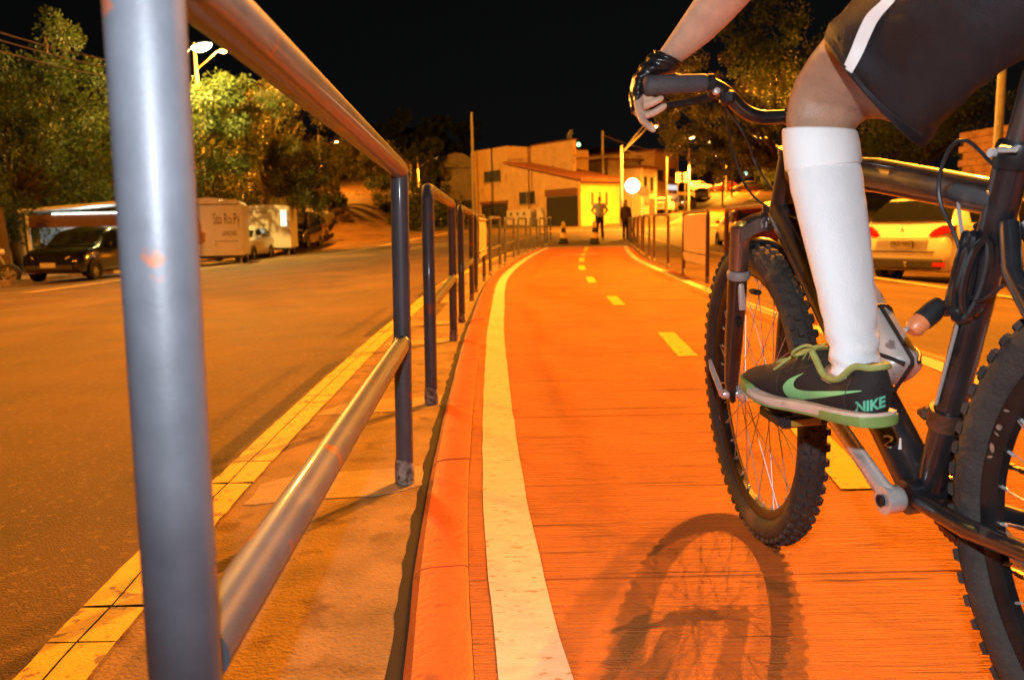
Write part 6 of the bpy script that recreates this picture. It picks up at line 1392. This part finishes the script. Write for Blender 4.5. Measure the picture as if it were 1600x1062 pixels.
# ------------------------------------------------------------------ two people at the junction
def person(px, py, Y, h, label, shirt, trous, hair, akimbo, jacket, yaw):
    q = ground(px, py); q = Vector((q.x, q.y, gz(q.x, q.y))); t = thing('person', label, 'person', q, yaw); k = h / 1.72
    S = lambda x, y_, z: Vector((x*k, y_*k, z*k))
    b = MB(); hips = S(0, 0, .92)
    b.tube([S(0, 0, .85), S(0, 0, 1.0), S(0, .0, 1.2), S(0, .0, 1.38), S(0, 0, 1.44)], [(.10*k, .15*k), (.10*k, .14*k), (.11*k, .155*k), (.09*k, .17*k), (.05*k, .07*k)], 16, up=(0, 1, 0))
    b.tube([S(0, 0, 1.42), S(0, .01, 1.52)], .05*k, 10)
    b.loft([[S(rx*math.cos(a), .015 + ry*math.sin(a), z) for a in [2*math.pi*i/12 for i in range(12)]] for z, rx, ry in ((1.49, .03, .03), (1.51, .05, .06), (1.56, .065, .085), (1.61, .073, .092), (1.66, .07, .088), (1.70, .05, .062), (1.72, .02, .025))])
    b.tube([S(0, .10, 1.61), S(0, .125, 1.575), S(0, .1, 1.57)], [.008*k, .014*k, .009*k], 6)
    legs = []
    for s in (-1, 1):
        st_ = .13 if akimbo else .08
        L = [S(s*.08, 0, .9), S(s*(.10 if akimbo else .085), .01, .48), S(s*st_, -.01, .08)]; legs.append(L); b.tube([L[0], lerp(L[0], L[1], .5), L[1], lerp(L[1], L[2], .35), L[2]], [.08*k, .07*k, .052*k, .052*k, .035*k], 12)
        b.tube([L[2], S(s*st_, .10, .035), S(s*(st_ + .01), .18, .03)], [.035*k, .035*k, .025*k], 8)
        A = [S(s*.17, 0, 1.40), S(s*.31, -.03, 1.17), S(s*.19, .06, 1.0)] if akimbo else [S(s*.17, 0, 1.38), S(s*.22, -.01, 1.12), S(s*.24, .05, .88)]
        b.tube([A[0], lerp(A[0], A[1], .5), A[1], lerp(A[1], A[2], .5), A[2]], [.055*k, .045*k, .038*k, .036*k, .026*k], 10)
        hd = (A[2] - A[1]).normalized()
        for f in range(4): b.tube([A[2], A[2] + hd*.06*k + S(0, (f - 1.5)*.018, 0), A[2] + hd*.12*k + S(-s*.02, (f - 1.5)*.02, 0)], [.02*k, .011*k, .008*k], 6)
        b.tube([A[2], A[2] + hd*.05*k + S(0, .045, 0)], [.018*k, .009*k], 6)
        sl = MB().tube([A[0] - S(s*.05, 0, -.01), A[0], lerp(A[0], A[1], .6), A[1], lerp(A[1], A[2], .1 if not jacket else .85)], [.07*k, .068*k, .06*k, .055*k, .05*k if not jacket else .042*k], 12)
        if s == -1: slv = sl
        else: slv.add(sl.v, sl.f)
    o = MB(); o.v = [MW[t] @ p for p in b.v]; o.f = b.f
    finish(o, 'body', m_skin, t, .014, 3)
    slv.tube([S(0, 0, .90 if not jacket else .80), S(0, 0, 1.02), S(0, 0, 1.2), S(0, 0, 1.38), S(0, 0, 1.46)], [(.13*k, .185*k), (.13*k, .18*k), (.135*k, .185*k), (.105*k, .19*k), (.06*k, .08*k)], 18, up=(0, 1, 0))
    slv.build('jacket' if jacket else 'shirt', shirt, t, 'all')
    tr = MB()
    for L in legs: tr.tube([L[0] + S(0, 0, .04), lerp(L[0], L[1], .5), L[1], lerp(L[1], L[2], .5), L[2] + S(0, 0, -.02)], [.10*k, .088*k, .068*k, .062*k, .058*k], 14)
    tr.tube([S(0, 0, .82), S(0, 0, .90), S(0, 0, 1.0)], [(.09*k, .12*k), (.12*k, .17*k), (.12*k, .165*k)], 16, up=(0, 1, 0)); tr.build('trousers', trous, t, 'all')
    for L in legs: MB().tube([L[2] + S(0, -.05, -.05), L[2] + S(0, .06, -.045), L[2] + S(0, .17, -.055)], [(.035*k, .04*k), (.045*k, .045*k), (.022*k, .035*k)], 10).build('shoe', m_ck, t, 'all')
    hm = MB().loft([[S(rx*math.cos(a), oy + ry*math.sin(a), z) for a in [2*math.pi*i/14 for i in range(14)]] for z, rx, ry, oy in (((1.60, .077, .07, -.03), (1.66, .076, .092, -.004), (1.71, .055, .07, 0), (1.735, .02, .03, 0)) if not jacket else ((1.28, .10, .05, -.09), (1.42, .105, .06, -.06), (1.56, .092, .075, -.03), (1.66, .082, .095, -.004), (1.72, .06, .075, 0), (1.745, .02, .03, 0)))])
    hm.build('hair', hair, t, 'all')
m_pale = mat('pale_shirt', (.55, .50, .42), .8, var=.06); m_trs = mat('dark_trousers', (.018, .018, .022), .8); m_jack = mat('brown_jacket', (.10, .05, .035), .8, var=.15)
person(937, 374, 34, 1.74, 'man in pale shirt and dark trousers standing with hands on hips', m_pale, m_trs, mat('grey_hair', (.2, .17, .14), .6), True, False, math.pi)
person(977.5, 374, 34, 1.62, 'woman in brown jacket with long dark hair and dark trousers', m_jack, m_trs, m_hair, False, True, math.pi + .2)
# ================================================================== trees
def leaf_mat(name, c, ro=.62):
    m = bpy.data.materials.new(name); m.use_nodes = True; N = m.node_tree.nodes; L = m.node_tree.links
    b = N['Principled BSDF']; g = N.new('ShaderNodeNewGeometry'); nz = N.new('ShaderNodeTexNoise'); nz.inputs['Scale'].default_value = 1.7; nz.inputs['Detail'].default_value = 4
    L.new(g.outputs['Position'], nz.inputs['Vector']); cr = N.new('ShaderNodeValToRGB')
    cr.color_ramp.elements[0].position = .35; cr.color_ramp.elements[1].position = .66
    cr.color_ramp.elements[0].color = (*[x*.6 for x in c], 1); cr.color_ramp.elements[1].color = (*[min(1, x*1.5) for x in c], 1)
    L.new(nz.outputs['Fac'], cr.inputs[0]); L.new(cr.outputs[0], b.inputs['Base Color']); b.inputs['Roughness'].default_value = ro
    tr = N.new('ShaderNodeBsdfTranslucent'); L.new(cr.outputs[0], tr.inputs['Color']); mx = N.new('ShaderNodeMixShader'); mx.inputs[0].default_value = .35
    L.new(b.outputs[0], mx.inputs[1]); L.new(tr.outputs[0], mx.inputs[2]); L.new(mx.outputs[0], N['Material Output'].inputs[0])
    return m
m_leaf = leaf_mat('leaf_green', (.075, .105, .022)); m_leaf2 = leaf_mat('leaf_olive', (.10, .10, .025), .42); m_leaf3 = leaf_mat('leaf_dark', (.045, .07, .02))
m_bark = mat('bark', (.11, .075, .045), .9, var=.35, scale=6, bump=.6, bscale=30, stretch=(1, 1, .3))
def tree(label, base, trunk_h, crown, n_leaf, leaf, seed, leaf_size=.16, lean=(0, 0), droop=.0, r=.22, name='tree', group=None):
    """crown: list of (centre, radii) lobes"""
    rg = random.Random(seed); base = Vector(base); t = thing(name, label, 'tree', base, 0, group)
    cc = sum((Vector(c) for c, _ in crown), Vector()) / len(crown)
    trunk_h = max(.25, min(trunk_h, min(c.z for c, _ in crown) - base.z - .3)); top = base + Vector((lean[0], lean[1], trunk_h))
    tp = smooth_path([base - Vector((0, 0, .3)), lerp(base, top, .5) + Vector((rg.uniform(-.2, .2), rg.uniform(-.2, .2), 0)), top], 2)
    tk = MB(); tk.tube(tp, [r*lerp(1.25, .8, i/(len(tp)-1)) for i in range(len(tp))], 10)
    tips = []
    for c, rad in crown:
        c = Vector(c)
        for k in range(5):
            e = c + Vector((rg.uniform(-.7, .7)*rad[0], rg.uniform(-.7, .7)*rad[1], rg.uniform(-.5, .6)*rad[2])); m_ = lerp(top, e, .5) + Vector((rg.uniform(-.4, .4), rg.uniform(-.4, .4), rg.uniform(0, .5)))
            tk.tube([top, m_, e], [r*.4, r*.22, r*.05], 6); tips.append(e)
    tk.build('trunk', m_bark, t, True, True)
    vs = []; fs = []
    clumps = []
    for c, rad in crown:
        c = Vector(c)
        for k in range(19):
            d = Vector((rg.gauss(0, 1), rg.gauss(0, 1), rg.gauss(0, 1))).normalized(); q = rg.uniform(.45, 1.0)
            clumps.append((c + Vector((d.x*rad[0]*q, d.y*rad[1]*q, d.z*rad[2]*q)), rg.uniform(.24, .66) * min(rad) * .52 + .12))
    per = int(n_leaf*1.7) // len(clumps); leaf_size *= .76
    for c, cr in clumps:
        ax = Vector((rg.uniform(-1, 1), rg.uniform(-1, 1), rg.uniform(-.2, .6))).normalized()
        for k in range(per):
            d = Vector((rg.gauss(0, 1), rg.gauss(0, 1), rg.gauss(0, .75))); d = d.normalized() * cr * (rg.random() ** .4)
            p = c + d - Vector((0, 0, droop * rg.random())); s = leaf_size * rg.uniform(.6, 1.25)
            a = (d.normalized() + ax*.5 + Vector((rg.uniform(-.7, .7), rg.uniform(-.7, .7), rg.uniform(-.9, .2)))).normalized()
            b = a.cross(Vector((rg.uniform(-1, 1), rg.uniform(-1, 1), rg.uniform(-1, 1)))).normalized(); o = len(vs); n_ = a.cross(b)
            vs += [p, p + a*s*.5 + b*s*.26 + n_*s*.07, p + a*s, p + a*s*.5 - b*s*.26 + n_*s*.07]; fs.append((o, o+1, o+2, o+3))
    M_ = MW[t].inverted(); me = bpy.data.meshes.new('crown'); me.from_pydata([tuple(M_ @ p) for p in vs], [], fs); me.materials.append(leaf)
    o = bpy.data.objects.new('crown', me); col.objects.link(o); o.parent = t; MW[o] = MW[t]
    return t
def lobe(px, py, Y, rx, rz, ry=None): return (at(px, py, Y), (rx, ry or rx, rz))
def base(px, Y):
    x = at(px, 380, Y).x; return (x, Y, gz(x, Y))
G = 'trees behind the parked trailers'
tree('broad tree over the lit kiosk with low hanging leaves', base(30, 29), 4.0, [lobe(20, 230, 27, 2.6, 2.0), lobe(110, 170, 28, 2.4, 1.7), lobe(60, 110, 29, 2.6, 1.8), lobe(0, 310, 26, 2.0, 1.3), lobe(150, 260, 28, 1.9, 1.5), lobe(-60, 150, 28, 3, 2.4)], 15000, m_leaf, 1, .17, group=G)
tree('tree with leaves lit yellow under the two-headed lamp', base(250, 36), 4.2, [lobe(330, 150, 35, 2.1, 1.4), lobe(378, 165, 34.5, 1.7, 1.3), lobe(290, 215, 35, 2.2, 1.7), lobe(230, 150, 32, 2.6, 2.2), lobe(340, 235, 36, 2.1, 1.4), lobe(250, 290, 34, 2.2, 1.2)], 16000, m_leaf, 2, .17, group=G)
tree('large olive tree drooping over the plain white trailer', base(420, 40), 4.5, [lobe(425, 190, 37, 2.2, 1.6), lobe(465, 235, 38, 2.2, 1.5), lobe(410, 265, 38, 2.3, 1.3), lobe(485, 290, 38.5, 1.3, 1.2), lobe(450, 160, 40, 2.0, 1.3)], 15000, m_leaf2, 3, .18, droop=.35, group=G)
tree('dark tree filling the gap behind the lettered trailer', base(335, 44), 4.0, [lobe(350, 290, 43, 3.0, 2.0), lobe(420, 310, 44, 2.6, 1.6), lobe(300, 250, 43, 3.0, 2.4), lobe(395, 220, 45, 3.0, 2.0)], 9000, m_leaf3, 4, .24, group=G)
tree('dark tree on the bank behind the kiosk', base(-20, 40), 4.0, [lobe(40, 300, 37, 3.6, 2.2), lobe(140, 280, 38, 3.4, 2.4), lobe(200, 200, 39, 3.4, 2.6), lobe(60, 190, 38, 3.6, 2.6), lobe(230, 310, 38, 3.0, 1.8)], 10000, m_leaf3, 5, .24, group=G)
tree('tree shading the foot of the side street', base(528, 60), 3.6, [lobe(540, 240, 58, 2.6, 1.5), lobe(505, 260, 56, 2.4, 1.6), lobe(575, 255, 60, 2.2, 1.1)], 6000, m_leaf2, 6, .24)
tree('dark tree in front of the side street lamp', base(655, 66), 4.4, [lobe(645, 262, 65, 2.6, 2.0), lobe(630, 300, 64, 2.6, 1.8), lobe(672, 236, 66, 1.6, .9), lobe(600, 325, 62, 2.6, 1.3), lobe(668, 310, 62, 2.4, 1.8)], 8000, m_leaf3, 7, .24)
tree('dark hillside tree above the warehouse', base(640, 100), 7, [lobe(640, 215, 100, 6, 3.0), lobe(700, 215, 104, 5, 2.6), lobe(580, 215, 98, 5, 2.6)], 13000, m_leaf3, 8, .42, r=.1)
# roadside tree whose leaves catch the lamps on the hill road
GR2 = 'trees along the hill road'
tree('roadside tree with glittering lamplit leaves behind the handlebar', base(1222, 40), 3.4, [lobe(1085, 130, 38, 1.9, 1.6), lobe(1130, 190, 37.5, 2.0, 1.5), lobe(1085, 235, 38, 1.8, .9), lobe(1150, 250, 38, 1.9, 1.0), lobe(1060, 185, 38.5, 1.5, 1.2), lobe(1180, 150, 39, 2.2, 2.0), lobe(1200, 230, 39, 1.8, 1.2)], 15000, m_leaf2, 9, .15, group=GR2)
tree('tall dark tree above the knee of the cyclist', base(1300, 44), 4.6, [lobe(1230, 90, 42, 3.0, 2.4), lobe(1180, 30, 43, 2.6, 2.2), lobe(1280, 150, 42, 2.8, 2.2)], 9000, m_leaf3, 10, .22, group=GR2)
tree('feathery tree behind the parked white suv', base(1420, 30), 2.6, [lobe(1410, 215, 29, 1.5, 1.1), lobe(1380, 250, 29, 1.2, .7), lobe(1460, 190, 30, 1.8, 1.1), lobe(1510, 150, 29, 1.6, .8), lobe(1350, 200, 31, 1.8, 1.3)], 8000, m_leaf, 11, .16, droop=.3, group=GR2)
tree('dark tree past the feathery one on the parking side', base(1340, 50), 4, [lobe(1340, 240, 48, 3, 2), lobe(1400, 190, 48, 3, 2.4), lobe(1230, 270, 50, 2.4, 1.4), lobe(1290, 250, 50, 2.4, 1.6)], 6000, m_leaf3, 12, .24, group=GR2)
# bare trunk and post at the kerb by the motorcycle
q = Vector(base(6, 24)); tk = MB().tube([q - ZZ*.2, q + Vector((.0, 0, 1.0)), q + Vector((-.05, 0, 2.2))], [.16, .14, .13], 10).build('tree_stump', m_bark, None, True)
tag(tk, 'brown stump standing at the kerb by the motorcycle', 'stump')

# shrubs on the slope below the side street
for i, (px, Y, rx, rz, lab) in enumerate(((648, 60, 1.7, .8, 'dark shrub at the foot of the side street beside the warehouse'), (618, 57, 1.5, .7, 'dark shrub on the slope below the garden walls'), (590, 66, 1.4, .6, 'dark shrub halfway up the side street verge'), (632, 52, 1.2, .5, 'low shrub at the corner of the junction and side street'), (672, 56, 1.3, .8, 'rounded shrub before the dark warehouse'), (508, 56, 1.2, .7, 'shrub at the end of the parked cars'))):
    x = at(px, 380, Y).x; z = gz(x, Y)
    tree(lab, (x, Y, z), .3, [(Vector((x, Y, z + rz*.9)), (rx, rx*.8, rz)), (Vector((x + rx*.7, Y + .4, z + rz*.7)), (rx*.7, rx*.6, rz*.7))], 2600, m_leaf3, 30 + i, .2, r=.05, name='shrub', group='shrubs by the side street')
